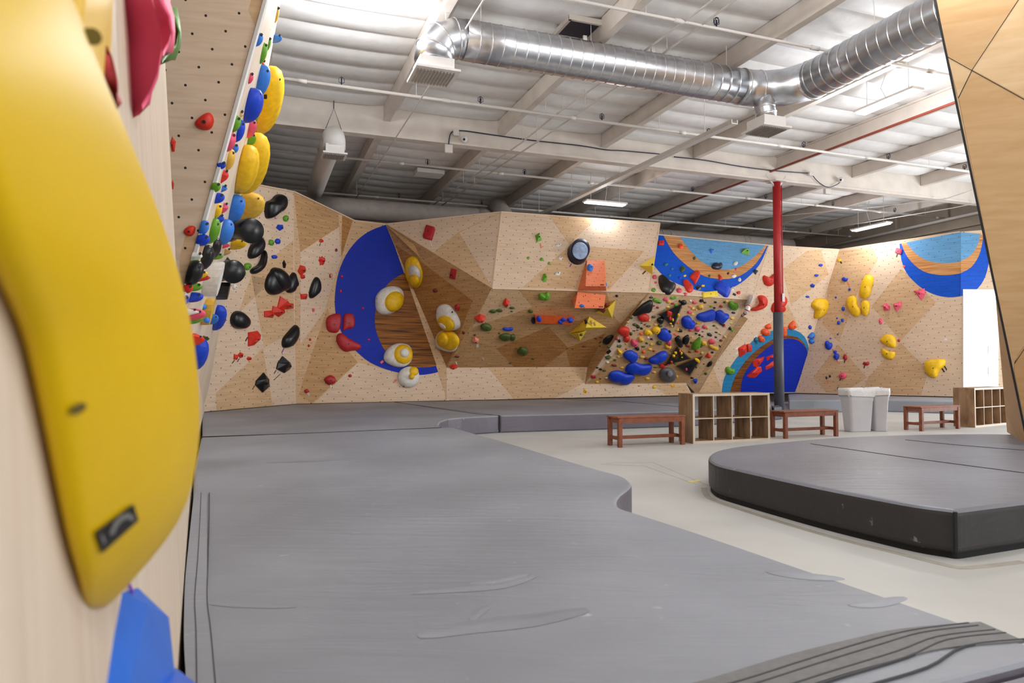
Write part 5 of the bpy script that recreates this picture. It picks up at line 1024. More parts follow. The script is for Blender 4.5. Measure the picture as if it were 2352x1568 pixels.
# black hollow triangle volumes with holds bolted to them
def trivol(crop, outer, inner, label, h0=.10, fac='BD'):
    ox, oy, s = CROP[crop]; pl = PL[fac]; P3 = lambda q, o: pl.hit(ox + q[0] / s, oy + q[1] / s, o)
    vs = [P3(q, 0) for q in outer] + [P3(q, h0) for q in [((a[0] * 5 + sum(t[0] for t in outer) / 3) / 6, (a[1] * 5 + sum(t[1] for t in outer) / 3) / 6) for a in outer]] + [P3(q, h0) for q in inner] + [P3(q, 0) for q in inner]
    fs = []
    for r in range(3):
        for i in range(3): fs.append((r * 3 + i, r * 3 + (i + 1) % 3, (r + 1) * 3 + (i + 1) % 3, (r + 1) * 3 + i))
    for i in range(3): fs.append((9 + i, 9 + (i + 1) % 3, (i + 1) % 3, i))
    o = mk('triangle_volume', vs, fs, plastic('black'), None, loc=vs[0]); tag(o, label, 'climbing volume', 'hollow black triangle volumes'); return o
trivol('E', [(1156, 492), (1505, 340), (1372, 678)], [(1270, 515), (1400, 462), (1350, 580)], 'upper hollow black triangle volume on the crowded board')
trivol('F', [(92, 940), (284, 1104), (-90, 1212)], [(95, 1040), (165, 1090), (60, 1120)], 'middle hollow black triangle volume, above the grey dome')
trivol('F', [(455, 1066), (270, 1346), (78, 1212)], [(310, 1175), (232, 1222), (290, 1240)], 'lower hollow black triangle volume at the right of the grey dome')
tv = dict(off=.09, fac='BD')
H('E', [(1305, 470, 62, 56, 'red', 'r', dict(rot=20, **tv)), (1320, 548, 40, 54, 'red', 'b', tv), (1358, 566, 32, 40, 'yellow', 'b', tv), (1330, 618, 36, 24, 'yellow', 'b', tv), (1436, 500, 34, 50, 'yellow', 'b', tv), (1345, 655, 40, 36, 'tan', 'b', tv), (1425, 612, 30, 44, 'orn', 'w', tv),
  (1395, 1022, 42, 40, 'yellow', 'b', tv), (1370, 1066, 46, 46, 'yellow', 'w', tv), (1338, 1148, 34, 34, 'red', 'b', tv), (1290, 1193, 32, 20, 'red', 'b', tv), (1385, 1173, 34, 26, 'olive', 'b', tv)])
H('F', [(130, 1000, 30, 44, 'orn', 'w', tv), (150, 1030, 34, 54, 'yellow', 'w', tv), (158, 1084, 30, 26, 'yellow', 'w', tv), (372, 1128, 84, 44, 'yellow', 'b', dict(rot=30, lm='yellow oval on lower black triangle', **tv)), (218, 1250, 30, 40, 'pink', 'b', tv), (355, 1225, 16, 36, 'navy', 'w', tv)])
# --- blue ringed wall
q = dict(fac='Q')
PO('F', 'blue', [(598, 100), (640, 42), (702, 42), (742, 110), (800, 118), (827, 180), (802, 252), (762, 272), (718, 235), (658, 192), (602, 150)], 'blue peanut hold under ring', Hf=.35, **q)
PO('F', 'red', [(156, 35), (210, 3), (242, 55), (307, 110), (312, 160), (290, 192), (238, 197), (203, 140)], 'red sock-shaped hold', Hf=.35, **q)
PO('I', 'red', [(342, 465), (411, 405), (439, 440), (426, 475), (398, 529), (384, 510), (374, 490)], 'red leaf hold on blue ring', Hf=.3, **q)
PO('I', 'black', [(112, 443), (150, 475), (190, 520), (235, 528), (242, 550), (210, 602), (175, 605), (128, 572), (107, 510)], 'big black crescent fin', Hf=.4, **q)
PO('F', 'green', [(1013, 190), (1030, 120), (1070, 60), (1083, -20), (1150, -25), (1166, 60), (1142, 140), (1095, 217), (1048, 224)], 'tall green sausage hold', Hf=.6, fac='V1')
hold('F', 545, 219, 210, 74, 'lemon', 'r', rot=-6, lm='flat yellow block', fac='Q', Hf=.3)
hold('I', 565, 382, 86, 60, 'navy', 'k', lm='navy W-shaped hold', fac='Q')
hold('I', 791, 272, 68, 60, 'green', 'w', rot=20, lm='green hold on pale blue disc', fac='Q')
H('F', [(385, 128, 90, 76, 'navy', 'w', dict(lm='small navy square', **q)), (448, 100, 42, 24, 'yellow', 'r', q), (120, 165, 78, 66, 'pink', 'h', q), (207, 215, 52, 42, 'pink', 'h', q), (856, 142, 52, 58, 'white', 'w', dict(fac='Q')), (957, 22, 30, 44, 'white', 'b', dict(fac='Q')), (941, 196, 58, 42, 'red', 'b', q), (885, 220, 44, 24, 'navy', 'r', dict(rot=30, **q)), (1012, 238, 62, 52, 'red', 'b', dict(fac='V1'))])
H('I', [(127, 202, 44, 34, 'red', 'r', q), (282, 227, 40, 44, 'orn', 'b', q), (527, 262, 38, 40, 'sky', 'w', q), (390, 320, 23, 24, 'olive', 'b', q), (168, 368, 34, 27, 'teal', 'b', q), (215, 402, 22, 20, 'teal', 'b', q), (195, 453, 30, 22, 'teal', 'b', q), (297, 406, 36, 50, 'olive', 'b', q), (278, 470, 24, 24, 'blue', 'b', q), (316, 455, 24, 16, 'yellow', 'b', q),
  (712, 360, 34, 30, 'white', 'b', q), (700, 460, 36, 26, 'white', 'b', q), (743, 487, 26, 28, 'white', 'b', q), (590, 468, 30, 50, 'red', 'd', dict(rot=-25, **q)), (717, 405, 20, 20, 'pink', 'b', q), (655, 438, 18, 19, 'black', 'b', q), (508, 458, 20, 20, 'olive', 'b', q), (868, 425, 40, 46, 'navy', 'w', q), (78, 466, 32, 32, 'pink', 'b', q), (88, 508, 18, 16, 'pink', 'b', q), (70, 566, 36, 30, 'green', 'b', q)])
# white crescent and striped cane
PO('I', 'white', [(735, 695), (790, 690), (835, 640), (852, 595), (858, 620), (835, 680), (795, 708), (750, 708)], 'thin white crescent hold', fac='V1', Hf=.3)
_l = ZONE['V1']
cp_ = smoothpx([(762, 770), (788, 748), (806, 720), (812, 695)], 4); cp_ = [(1480 + x / 3.41, 500 + y / 3.41) for x, y in cp_]
cpts = [PL['V1'].hit(x, y, .07) for x, y in cp_]; m = MB(); rr_ = [.03 + .05 * i / (len(cpts) - 1) for i in range(len(cpts))]; m.tube(cpts, rr_, 12); m.tube([cpts[-1], PL['V1'].hit(cp_[-1][0], cp_[-1][1], -.02)], .07, 10)
cane = m.build('striped_horn_hold', WHT, None, True); tag(cane, 'red and white striped horn hold at the right corner of the crowded board', 'climbing hold')
for i in (1, 4, 7, 10):
    m = MB(); m.tube([cpts[i], cpts[i + 1]], [rr_[i] + .004, rr_[i + 1] + .004], 12); m.build('red_stripe', plastic('mar'), cane, True)
# --- wall by the red column
h1 = dict(fac='H1')
PO('I', 'red', [(925, 455), (945, 450), (975, 470), (1000, 450), (1020, 430), (1022, 500), (985, 537), (950, 534), (928, 500)], 'red hooked hold left of column', Hf=.4, **h1)
PO('I', 'red', [(885, 608), (935, 603), (955, 640), (942, 692), (895, 722), (835, 732), (832, 710), (880, 695), (905, 665), (892, 640)], 'red boomerang hold', Hf=.5, **h1)
PO('I', 'red', [(990, 700), (1010, 660), (1060, 640), (1080, 613), (1110, 616), (1114, 660), (1085, 700), (1102, 710), (1092, 742), (998, 750)], 'red hold half hidden by column', Hf=.3, **h1)
PO('I', 'orn', [(1120, 860), (1135, 825), (1174, 795), (1172, 845), (1194, 850), (1150, 882)], 'orange-red notched hold', facet=False, Hf=.4, **h1)
PO('I', 'orn', [(933, 850), (984, 820), (979, 850), (990, 867), (960, 872)], 'topmost orange-red chain hold', Hf=.5, **h1)
PO('I', 'orn', [(903, 890), (935, 860), (982, 888), (977, 916), (938, 927)], 'middle orange-red chain hold', Hf=.5, **h1)
PO('I', 'orn', [(888, 925), (915, 918), (940, 945), (932, 974), (893, 972)], 'lowest orange-red chain hold', Hf=.5, **h1)
PO('I', 'red', [(733, 1020), (790, 986), (803, 1010), (799, 1057), (745, 1094), (737, 1060)], 'red pointed slab on teal arch', Hf=.3, facet=True, round_=False, **h1)
PO('I', 'red', [(843, 1120), (875, 1102), (940, 1085), (926, 1120), (885, 1170), (849, 1162)], 'upper red slab on blue arch', Hf=.25, facet=True, round_=False, **h1)
PO('I', 'red', [(798, 1238), (880, 1163), (915, 1163), (920, 1200), (865, 1252), (820, 1251)], 'lower red slab on blue arch', Hf=.25, facet=True, round_=False, **h1)
PO('I', 'red', [(951, 1090), (1008, 1066), (1006, 1092), (956, 1120)], 'small red slab by column', Hf=.4, facet=True, round_=False, **h1)
PO('I', 'red', [(943, 1167), (1000, 1123), (1020, 1118), (1020, 1162), (948, 1192)], 'red slab touching column edge', Hf=.3, facet=True, round_=False, **h1)
PO('I', 'sky', [(1268, 935), (1322, 883), (1327, 935), (1298, 947)], 'upper light blue fin', Hf=.5, **dict(fac='H1'))
PO('I', 'sky', [(1278, 950), (1332, 943), (1334, 976), (1295, 994)], 'lower light blue fin', Hf=.5, **dict(fac='H1'))
H('I', [(818, 1018, 32, 60, 'red', 'r', dict(rot=-6, **h1)), (1097, 890, 28, 74, 'orn', 'r', h1), (873, 955, 34, 38, 'teal', 'b', h1), (668, 1195, 72, 64, 'green', 'h', dict(lm='green lobed hold on teal arch', **h1)), (1380, 370, 34, 20, 'blue', 'b', h1), (1347, 450, 32, 20, 'blue', 'b', h1), (1316, 530, 36, 34, 'blue', 'w', h1), (1277, 618, 30, 17, 'blue', 'b', h1), (1296, 857, 25, 32, 'blue', 'b', h1), (1378, 990, 56, 80, 'blue', 'h', dict(lm='blue heart hold near arch', fac='H1'))])
# --- right wall
h2 = dict(fac='H2')
PO('J', 'yellow', [(76, 670), (110, 634), (150, 627), (215, 643), (239, 690), (222, 735), (170, 762), (105, 796), (97, 770), (110, 720), (80, 700)], 'large yellow hatchet volume', Hf=.35, fac='H1')
PO('J', 'yellow', [(468, 530), (500, 455), (532, 444), (567, 460), (574, 500), (552, 545), (545, 600), (510, 635), (468, 630), (457, 590)], 'tall yellow bean volume', Hf=.45, **h2)
PO('J', 'yellow', [(353, 640), (385, 610), (427, 608), (441, 650), (444, 690), (470, 715), (472, 760), (430, 780), (395, 757), (363, 700)], 'yellow foot-shaped volume', Hf=.35, **h2)
PO('J', 'yellow', [(470, 660), (500, 636), (532, 653), (545, 700), (522, 767), (484, 767), (472, 720)], 'yellow shell volume beside foot', Hf=.4, **h2)
PO('J', 'yellow', [(618, 950), (660, 908), (722, 913), (752, 970), (742, 1022), (690, 1012), (628, 978)], 'yellow helmet volume', Hf=.4, **h2)
PO('J', 'yellow', [(628, 1040), (640, 1013), (690, 1050), (737, 1045), (740, 1077), (710, 1117), (638, 1087)], 'yellow saddle volume below helmet', Hf=.4, **h2)
PO('J', 'yellow', [(957, 1150), (985, 1113), (1060, 1103), (1127, 1103), (1137, 1150), (1080, 1197), (1070, 1242), (1040, 1257), (988, 1232)], 'yellow hoof-shaped volume', Hf=.4, **h2)
PO('J', 'pink', [(720, 675), (790, 653), (787, 690), (750, 734), (727, 700)], 'pink curved wedge', Hf=.4, facet=True, round_=False, **h2)
PO('J', 'pink', [(880, 573), (970, 551), (972, 600), (946, 647), (905, 600)], 'pink pyramid under blue bowl', Hf=.4, facet=True, round_=False, **h2)
H('J', [(300, 332, 32, 26, 'yellow', 'w', h2), (343, 482, 48, 38, 'blue', 'h', dict(lm='blue cupped hold', **h2)), (380, 560, 20, 23, 'blue', 'b', h2), (272, 623, 16, 14, 'blue', 'b', h2), (330, 712, 24, 34, 'blue', 'b', h2), (282, 786, 14, 13, 'blue', 'b', h2), (325, 803, 24, 28, 'blue', 'b', h2), (295, 821, 26, 30, 'blue', 'b', h2), (288, 912, 14, 13, 'blue', 'b', h2), (231, 944, 13, 12, 'blue', 'b', h2),
  (217, 997, 60, 76, 'blue', 'h', dict(lm='right blue heart hold', **h2)), (267, 1050, 27, 28, 'blue', 'b', h2), (278, 1085, 44, 50, 'blue', 'b', dict(lm='round blue ball hold', **h2)), (199, 1252, 15, 26, 'navy', 'b', h2), (226, 1240, 16, 24, 'navy', 'b', h2), (290, 1333, 14, 18, 'navy', 'b', h2), (765, 262, 46, 42, 'pink', 'r', dict(rot=15, lm='pink block above blue bowl edge', **h2)), (808, 380, 16, 18, 'pink', 'r', h2),
  (669, 700, 60, 62, 'pink', 'w', h2), (623, 810, 28, 52, 'pink', 'w', h2), (765, 961, 21, 24, 'mar', 'b', h2), (346, 1092, 32, 46, 'mar', 'b', h2), (510, 1140, 50, 38, 'mar', 'k', h2), (328, 1238, 58, 50, 'pink', 'b', h2)])

# --- left crowded overhang: bodies stand out from the receding panel towards the right
def bump(x0, x1, y0, y1, u, col, kind='b', lm=None, noun=None, label=None, bolt=True):
    yc = (y0 + y1) / 2; lo, hi = 0.0, 1.0
    for _ in range(30):
        w = (lo + hi) / 2; p = F2p(u, w); d = p - EYE; py = CY - F * (d.z * cp - d.y * sp) / (d.y * cp + d.z * sp)
        if py > yc: lo = w
        else: hi = w
    base = F2p(u, w); Y = base.y
    a = P(x0, yc, Y); b_ = P(x1, yc, Y); up = P(x0, y0, Y) - P(x0, y1, Y); nrm = (b_ - base); nrm.z = 0
    ax = Vector((1, -.9, -.12)) if kind == 'c' else Vector((1, 0.0, 0)); hgt = up.length; prot = max(.04, (b_.x - max(base.x - .03, a.x - .25))); st = Vector((b_.x - prot, Y, base.z)); depth = min(.55 * hgt, .5)
    rng = random.Random(int(x0 * 7 + y0 * 3)); vs = []; n = 14
    dv = Vector((-.35, .93, 0)); upn = (F2p(u, 1) - F2p(u, 0)).normalized()
    if kind == 'w': rings = [(1, 0), (.9, .35), (.45, .85), (.12, 1)]
    elif kind == 'c': rings = [(1, 0), (.78, .3), (.78, .6), (.9, .95), (.86, 1), (.4, 1)]
    elif kind == 'n': rings = [(1, 0), (.75, .3), (.45, .65), (.12, 1)]
    elif kind == 'p': rings = [(1, 0), (1, .8), (.97, 1), (.5, 1)]
    else: rings = [(.85, 0), (1, .2), (.98, .45), (.86, .7), (.62, .88), (.3, .98)]
    if kind == 'w': n = 6
    ph = rng.uniform(0, 6)
    for s, t in rings:
        for k in range(n):
            an = 2 * PI * k / n + (ph if kind == 'w' else 0); wob = 1 if kind in 'cp' else 1 + .08 * math.sin(2 * an + ph)
            vs.append(st + ax * (prot * t) + upn * (hgt * .5 * s * math.sin(an) * wob) + dv * (depth * s * math.cos(an) * wob) + upn * (hgt * .12 * t * rng.uniform(-.1, .1) if kind == 'w' else 0))
    vs.append(st + ax * prot); R_ = len(rings)
    fs = [(r * n + i, r * n + (i + 1) % n, (r + 1) * n + (i + 1) % n, (r + 1) * n + i) for r in range(R_ - 1) for i in range(n)] + [((R_ - 1) * n + i, (R_ - 1) * n + (i + 1) % n, R_ * n) for i in range(n)] + [tuple(range(n))[::-1]]
    if kind == 'c':
        r_ = hgt * .5; q0_ = P(x0 - 4, yc - 6, Y); q1_ = P(x1 - .42 * (y1 - y0) * .9, yc + 3, Y - .38); mm = MB(); mm.tube([q0_, q0_.lerp(q1_, .25), q0_.lerp(q1_, .6), q0_.lerp(q1_, .93), q1_], [r_ * 1.1, r_ * .8, r_ * .76, r_ * .92, r_ * .86], 24); vs, fs = mm.v, mm.f
    o = mk({'w': 'angular_hold', 'c': 'cylinder_hold', 'n': 'cone_hold', 'p': 'plate_hold'}.get(kind, 'climbing_hold'), vs, fs, plastic(col), None, kind not in 'wp', loc=st)
    if bolt and kind != 'c' and (y1 - y0) > 16:
        q_ = st + ax * prot * .72 - dv * depth * .62 + upn * hgt * .2; m = MB(); m.tube([q_, q_ - dv * .02 + ax * .004], .012, 8); m.build('bolt', HOLE, o)
    mx = max(x1 - x0, y1 - y0); size = 'tiny' if mx < 8 else 'small' if mx < 20 else 'medium' if mx < 45 else 'large' if mx < 90 else 'huge'
    HL.append(dict(o=o, x=(x0 + x1) / 2, y=yc, w=x1 - x0, h=y1 - y0, size=size, col=CN[col], noun=noun or {'b': 'rounded hold', 'w': 'angular hold', 'c': 'cylinder hold', 'n': 'cone hold', 'p': 'plate hold'}[kind], zone=ZONE['F2'], lm=lm, label=label)); return o
for r in [
 (617, 641, 15, 52, .6, 'gold', 'b', 'mustard dome at top of overhang'), (626, 648, 79, 99, .9, 'sky', 'b'), (607, 619, 66, 90, .4, 'white', 'n'), (593, 604, 77, 105, .03, 'sky', 'b'), (590, 613, 98, 147, .25, 'green', 'b', 'pale green long hold'), (611, 622, 86, 116, .45, 'green', 'b'),
 (601, 609, 137, 163, .35, 'red', 'n'), (579, 620, 153, 219, .35, 'sky', 'b', 'upper big blue wave hold'), (567, 582, 167, 193, .08, 'pink', 'b'), (557, 604, 203, 283, .18, 'blue', 'b', 'lower big blue wave hold'), (585, 649, 153, 314, .85, 'yellow', 'b', 'topmost giant yellow volume'),
 (634, 645, 170, 182, 1., 'gold', 'b'), (618, 629, 276, 293, .95, 'sky', 'b'), (546, 559, 253, 276, .08, 'tan', 'n'), (534, 553, 267, 302, .03, 'green', 'b'), (562, 589, 274, 316, .4, 'pink', 'b', 'coral pink ball hold'), (565, 588, 305, 337, .48, 'green', 'b'), (580, 593, 264, 281, .45, 'green', 'b'),
 (542, 562, 277, 325, .12, 'blue', 'b', 'blue hold left of coral ball'), (521, 541, 302, 350, .03, 'pink', 'b'), (533, 548, 330, 354, .1, 'sky', 'b'), (513, 539, 342, 392, .08, 'gold', 'b', 'mustard ball on overhang'), (525, 593, 326, 455, .4, 'yellow', 'b', 'middle giant yellow dome'), (560, 617, 305, 450, .62, 'yellow', 'b', 'giant yellow disc behind yellow dome'),
 (510, 519, 371, 389, .0, 'blue', 'b'), (505, 525, 385, 425, .06, 'red', 'w'), (493, 507, 419, 442, 0, 'green', 'b'), (505, 522, 422, 445, .1, 'sky', 'w'), (493, 516, 443, 467, .05, 'blue', 'b'), (558, 608, 436, 513, .75, 'gold', 'b', 'mustard giant dome beside black bone'), (515, 562, 446, 513, .4, 'sky', 'b', 'big light blue saddle hold'),
 (489, 510, 466, 502, .1, 'yellow', 'b'), (510, 524, 460, 496, .2, 'pink', 'w'), (530, 604, 497, 558, .5, 'black', 'c', 'upper black cylinder'), (463, 480, 506, 540, 0, 'sky', 'b'), (463, 482, 538, 565, .0, 'blue', 'b'), (480, 505, 501, 560, .1, 'green', 'b', 'round green dome on overhang'), (505, 537, 498, 569, .3, 'sky', 'b', 'long light blue scoop hold'), (495, 515, 487, 520, .15, 'blue', 'w'),
 (467, 491, 561, 622, .08, 'black', 'b', 'black egg on overhang'), (489, 508, 543, 598, .2, 'black', 'b'), (528, 566, 545, 576, .7, 'yellow', 'b'), (507, 528, 556, 572, .4, 'pink', 'w'), (498, 513, 580, 597, .25, 'green', 'b'), (515, 531, 565, 591, .5, 'tan', 'w'), (508, 560, 593, 650, .6, 'black', 'c', 'lower black cylinder'),
 (472, 507, 598, 685, .2, 'white', 'p', 'off-white angular plate'), (446, 467, 598, 655, .0, 'black', 'b'), (448, 465, 576, 602, 0, 'white', 'w'), (448, 461, 596, 620, 0, 'green', 'b'), (441, 450, 630, 654, 0, 'green', 'b'), (468, 478, 620, 640, .05, 'yellow', 'b'), (470, 483, 626, 650, .08, 'red', 'w'), (480, 526, 643, 694, .55, 'black', 'p', 'black square block'),
 (430, 443, 652, 674, 0, 'red', 'b'), (450, 465, 648, 670, .05, 'green', 'b'), (439, 467, 669, 696, .06, 'blue', 'b'), (440, 457, 705, 731, .05, 'white', 'n'), (437, 488, 680, 752, .3, 'gold', 'p', 'mustard square plate'), (480, 492, 690, 711, .5, 'green', 'w'), (468, 520, 692, 768, .65, 'blue', 'b', 'large royal blue disc hold'),
 (482, 502, 718, 748, .5, 'sky', 'b'), (445, 472, 746, 774, .06, 'pink', 'b'), (446, 465, 772, 802, .08, 'green', 'b'), (452, 470, 768, 811, .2, 'red', 'w'), (468, 481, 768, 788, .4, 'olive', 'w'), (455, 478, 789, 877, .3, 'blue', 'b', 'lowest large blue disc hold'), (450, 466, 877, 928, .3, 'green', 'b', 'lime hold at foot of overhang'), (424, 434, 690, 716, 0, 'blue', 'b')]:
    bump(*r[:7], lm=r[7] if len(r) > 7 else None)
# knobs on the mustard plate
pp_ = [h_ for h_ in HL if h_['lm'] == 'mustard square plate'][0]['o']; yb_ = min((W(pp_) @ v.co).y for v in pp_.data.vertices)
for x, y in ((467.5, 704), (457, 731), (475, 735)):
    c = P(x, y, yb_ - .01); bm = bmesh.new(); bmesh.ops.create_uvsphere(bm, u_segments=12, v_segments=8, radius=.032); vs = [c + v.co * (1.1 if True else 1) for v in bm.verts]; fs = [tuple(v.index for v in f.verts) for f in bm.faces]; bm.free()
    o = mk('knob_hold', vs, fs, plastic('sky'), None, True, loc=c); HL.append(dict(o=o, x=x, y=y, w=10, h=10, size='small', col='light blue', noun='knob on the mustard square plate', zone=ZONE['F2'], lm=None, label=None))
# --- near bolt-hole panel
f1 = dict(fac='F1')
hold('X', 469, 280, 46, 40, 'red', 'b', poly=[(446, 282), (466, 264), (482, 257), (491, 268), (492, 284), (484, 298), (468, 300), (452, 294)], lm='larger red half-round hold', Hf=.5, **f1)
hold('X', 436, 530, 28, 24, 'red', 'b', poly=[(421, 529), (434, 518), (448, 518), (450, 528), (444, 541), (434, 543), (424, 538)], lm='smaller red half-round hold', Hf=.5, **f1)
hold('X', 398, 332, 14, 46, 'red', 'w', **f1); hold('X', 397, 424, 8, 28, 'red', 'w', **f1)

# --- giant holds on the wall beside the lens
W0 = PL['W0']; dd = dL
def loft_hold(name, rows, mat, label, fardist=.14, smooth=True, cat='climbing hold', seg=9, sharp=0.0):
    """each row: left silhouette pixel on the wall, right silhouette pixel, depth of the ridge"""
    vs = []; nseg = seg
    for (lx, ly), (rx, ry), Yr in rows:
        N0 = W0.hit(lx, ly); R = P(rx, ry, Yr); n = W0.n; foot = R - n * (R - W0.p).dot(n); p = (R - foot).length
        Fp = foot + dd * fardist; rim = N0 + n * min(.014, p * .6)
        sec = [N0 - n * .004, rim]
        for t in [i / (nseg - 1) for i in range(1, nseg)]:
            # concave-free curve: rises fast then flattens at the ridge
            a = rim.lerp(R, t); bulge = math.sin(PI * t) * .10 * (R - rim).length * (.35 if sharp == 0 else 0); sec.append(a + n * bulge)
        for t in (.35, .7, 1.0):
            a = R.lerp(Fp, t); sec.append(a + n * (p * .38 * math.sin(PI * t)) * (1 if t < 1 else 0) - (n * .004 if t == 1 else n * 0))
        vs += sec
    L_ = len(sec); fs = [(i * L_ + k, i * L_ + k + 1, (i + 1) * L_ + k + 1, (i + 1) * L_ + k) for i in range(len(rows) - 1) for k in range(L_ - 1)]
    fs += [(i * L_ + L_ - 1, i * L_, (i + 1) * L_, (i + 1) * L_ + L_ - 1) for i in range(len(rows) - 1)]
    fs += [tuple(range(L_)), tuple(range((len(rows) - 1) * L_, len(rows) * L_))[::-1]]
    o = mk(name, vs, fs, mat, None, smooth); tag(o, label, cat); return o
ROWS = [((215, 1404), (228, 1402), .76), ((190, 1388), (262, 1382), .80), ((163, 1340), (312, 1325), .83), ((135, 1262), (385, 1245), .87), ((112, 1170), (433, 1165), .90), ((88, 1060), (457, 1060), .92), ((62, 950), (463, 960), .94), ((38, 850), (457, 850), .94),
        ((8, 740), (441, 740), .94), ((-60, 630), (412, 620), .94), ((-120, 500), (368, 490), .9), ((-160, 350), (312, 350), .86), ((-190, 200), (256, 220), .80), ((-190, 50), (198, 80), .70), ((-160, -80), (150, -60), .62), ((0, -180), (90, -160), .52)]
YBIG = simple('glossy_yellow_fibreglass', srgb(224, 184, 0), .45, var=.04, scale=5, spec=.25)
big = loft_hold('giant_volume', ROWS, YBIG, 'giant blurred yellow fin volume filling the left edge on the near left wall', .14)
sub = big.modifiers.new('s', 'SUBSURF'); sub.levels = 1; sub.render_levels = 1
bvh = BVHTree.FromPolygons([W(big) @ v.co for v in big.data.vertices], [tuple(p.vertices) for p in big.data.polygons])
def on_big(px, py, lift=.002):
    h_ = bvh.ray_cast(EYE, ray(px, py).normalized()); return (h_[0] - ray(px, py).normalized() * (lift + .003)) if h_[0] else None
def sticker(poly, name, mat, thick=.002, lift=.002, parent=big, label=None):
    pts = [on_big(x, y, lift) for x, y in poly]
    if any(p is None for p in pts): print('sticker miss', name); return
    d = ray(*poly[0]).normalized() * thick; k = len(pts)
    o = mk(name, pts + [p + d for p in pts], [tuple(range(k)), tuple(range(2 * k - 1, k - 1, -1))] + [(i, k + i, k + (i + 1) % k, (i + 1) % k) for i in range(k)], mat, parent)
    if label: o['label'] = label
    return o
def ellp(cx, cy, rx, ry, rot, n=18): r = math.radians(rot); return [(cx + rx * math.cos(t) * math.cos(r) - ry * math.sin(t) * math.sin(r), cy + rx * math.cos(t) * math.sin(r) + ry * math.sin(t) * math.cos(r)) for t in [2 * PI * i / n for i in range(n)]]
sticker(ellp(181, 938, 20, 11, -28), 'bolt_recess', simple('olive_recess', srgb(92, 80, 14), .6), label='dark oval bolt recess')
st_ = sticker([(219, 1222), (307, 1157), (319, 1195), (236, 1270)], 'logo_plate', HOLE, lift=.004, label='black parallelogram logo plate with a grey swoosh')
GLY = simple('grey_print', srgb(128, 128, 124), .6)
sw_ = [(250, 1228), (262, 1200), (276, 1184), (294, 1178), (308, 1186), (306, 1198), (296, 1190), (282, 1194), (270, 1208), (262, 1226)]
sticker(sw_, 'logo_swoosh', GLY, lift=.007, parent=st_ or big, label='grey curved swoosh')
sticker([(231, 1230), (236, 1226), (243, 1246), (238, 1250)], 'logo_stroke', GLY, lift=.007, parent=st_ or big, label='grey stroke')
big2 = loft_hold('giant_volume', [((170, 235), (222, 232), .98), ((165, 200), (231, 200), 1.0), ((160, 150), (233, 150), 1.02), ((160, 90), (241, 100), 1.02), ((160, 30), (250, 30), 1.02), ((160, -60), (258, -50), 1.0), ((180, -140), (240, -140), .98)], simple('amber_yellow_fibreglass', srgb(232, 184, 16), .45, var=.05), 'second amber yellow volume just behind the giant one, upper left corner', .1)
q_ = P(209, 84, .80); m = MB(); m.tube([W0.hit(200, 84, .02), W0.hit(213, 84, .028)], .008, 10); m.build('bolt', simple('olive_recess2', srgb(110, 94, 20), .6), big2)
PK = simple('rose_pink_plastic', srgb(244, 96, 130), .55, var=.06, scale=10, spec=.25)
loft_hold('pinch_hold', [((321, 240), (325, 239), 1.42), ((316, 210), (344, 208), 1.42), ((311, 160), (362, 165), 1.42), ((308, 110), (371, 110), 1.42), ((305, 50), (366, 50), 1.42), ((303, -10), (350, 5), 1.4), ((305, -60), (335, -60), 1.36)], PK, 'large rose pink pointed hold hanging at the top of the near left wall', .10)
loft_hold('pinch_hold', [((350, 118), (374, 118), 1.7), ((348, 100), (388, 92), 1.75), ((346, 60), (392, 75), 1.75), ((346, 30), (385, 35), 1.75), ((344, 0), (365, 0), 1.7), ((344, -40), (372, -40), 1.7)], PK, 'smaller pink hold behind the large rose pink one', .1)
loft_hold('pinch_hold', [((366, 136), (372, 134), 2.2), ((364, 110), (405, 100), 2.3), ((362, 80), (410, 72), 2.3), ((362, 45), (400, 40), 2.3), ((364, 12), (374, 14), 2.25)], simple('leaf_green_plastic', srgb(86, 142, 44), .5, var=.12), 'green curved hold peeking from behind the pink holds', .1)
loft_hold('jug_hold', [((264, 236), (267, 235), 1.0), ((250, 205), (269, 210), 1.02), ((236, 160), (268, 175), 1.0), ((232, 125), (258, 130), .98), ((236, 104), (243, 106), .95)], simple('brick_red_plastic', srgb(206, 70, 74), .5, var=.15), 'blurred coral red hold peeking out right of the giant yellow volume', .06)
BLB = simple('strong_blue_plastic', srgb(16, 104, 214), .38, var=.08)
def near_hull(name, wallpx, free, mat, label, parent=None):
    n = W0.n; ps = [W0.hit(x, y) for x, y in wallpx]
    for x, y, Y in free:
        R = P(x, y, Y); ps.append(R); ps.append(R - n * (R - W0.p).dot(n) + dd * .02)
    bm = bmesh.new()
    for p in ps: bm.verts.new(p)
    bmesh.ops.convex_hull(bm, input=bm.verts); bm.verts.index_update(); used = {v.index for f in bm.faces for v in f.verts}; im = {}; vs = []
    for v in bm.verts:
        if v.index in used: im[v.index] = len(vs); vs.append(v.co.copy())
    fs = [tuple(im[v.index] for v in f.verts) for f in bm.faces]; bm.free()
    o = mk(name, vs, fs, mat, parent)
    if parent is None: tag(o, label, 'climbing volume')
    return o
bl_ = near_hull('block_volume', [(281, 1360), (262, 1460), (245, 1570), (228, 1720)], [(292, 1362, 1.08), (340, 1388, 1.0), (388, 1417, 1.22), (302, 1570, .80), (400, 1530, 1.15), (400, 1720, 1.05)], BLB, 'bright blue angular volume at the bottom edge of the near left wall')
near_hull('lower_block', [(330, 1620)], [(402, 1532, 1.2), (452, 1570, 1.02), (470, 1720, .95), (390, 1720, .95), (396, 1560, 1.1)], BLB, None, bl_)
m = MB(); m.bar(W0.hit(296, 1340, .004), W0.hit(306, 1366, .004), .004, .003, W0.n); tag(m.build('route_tape', simple('violet_tape', srgb(150, 70, 190), .6)), 'violet tape strip above the bright blue angular volume', 'tape')
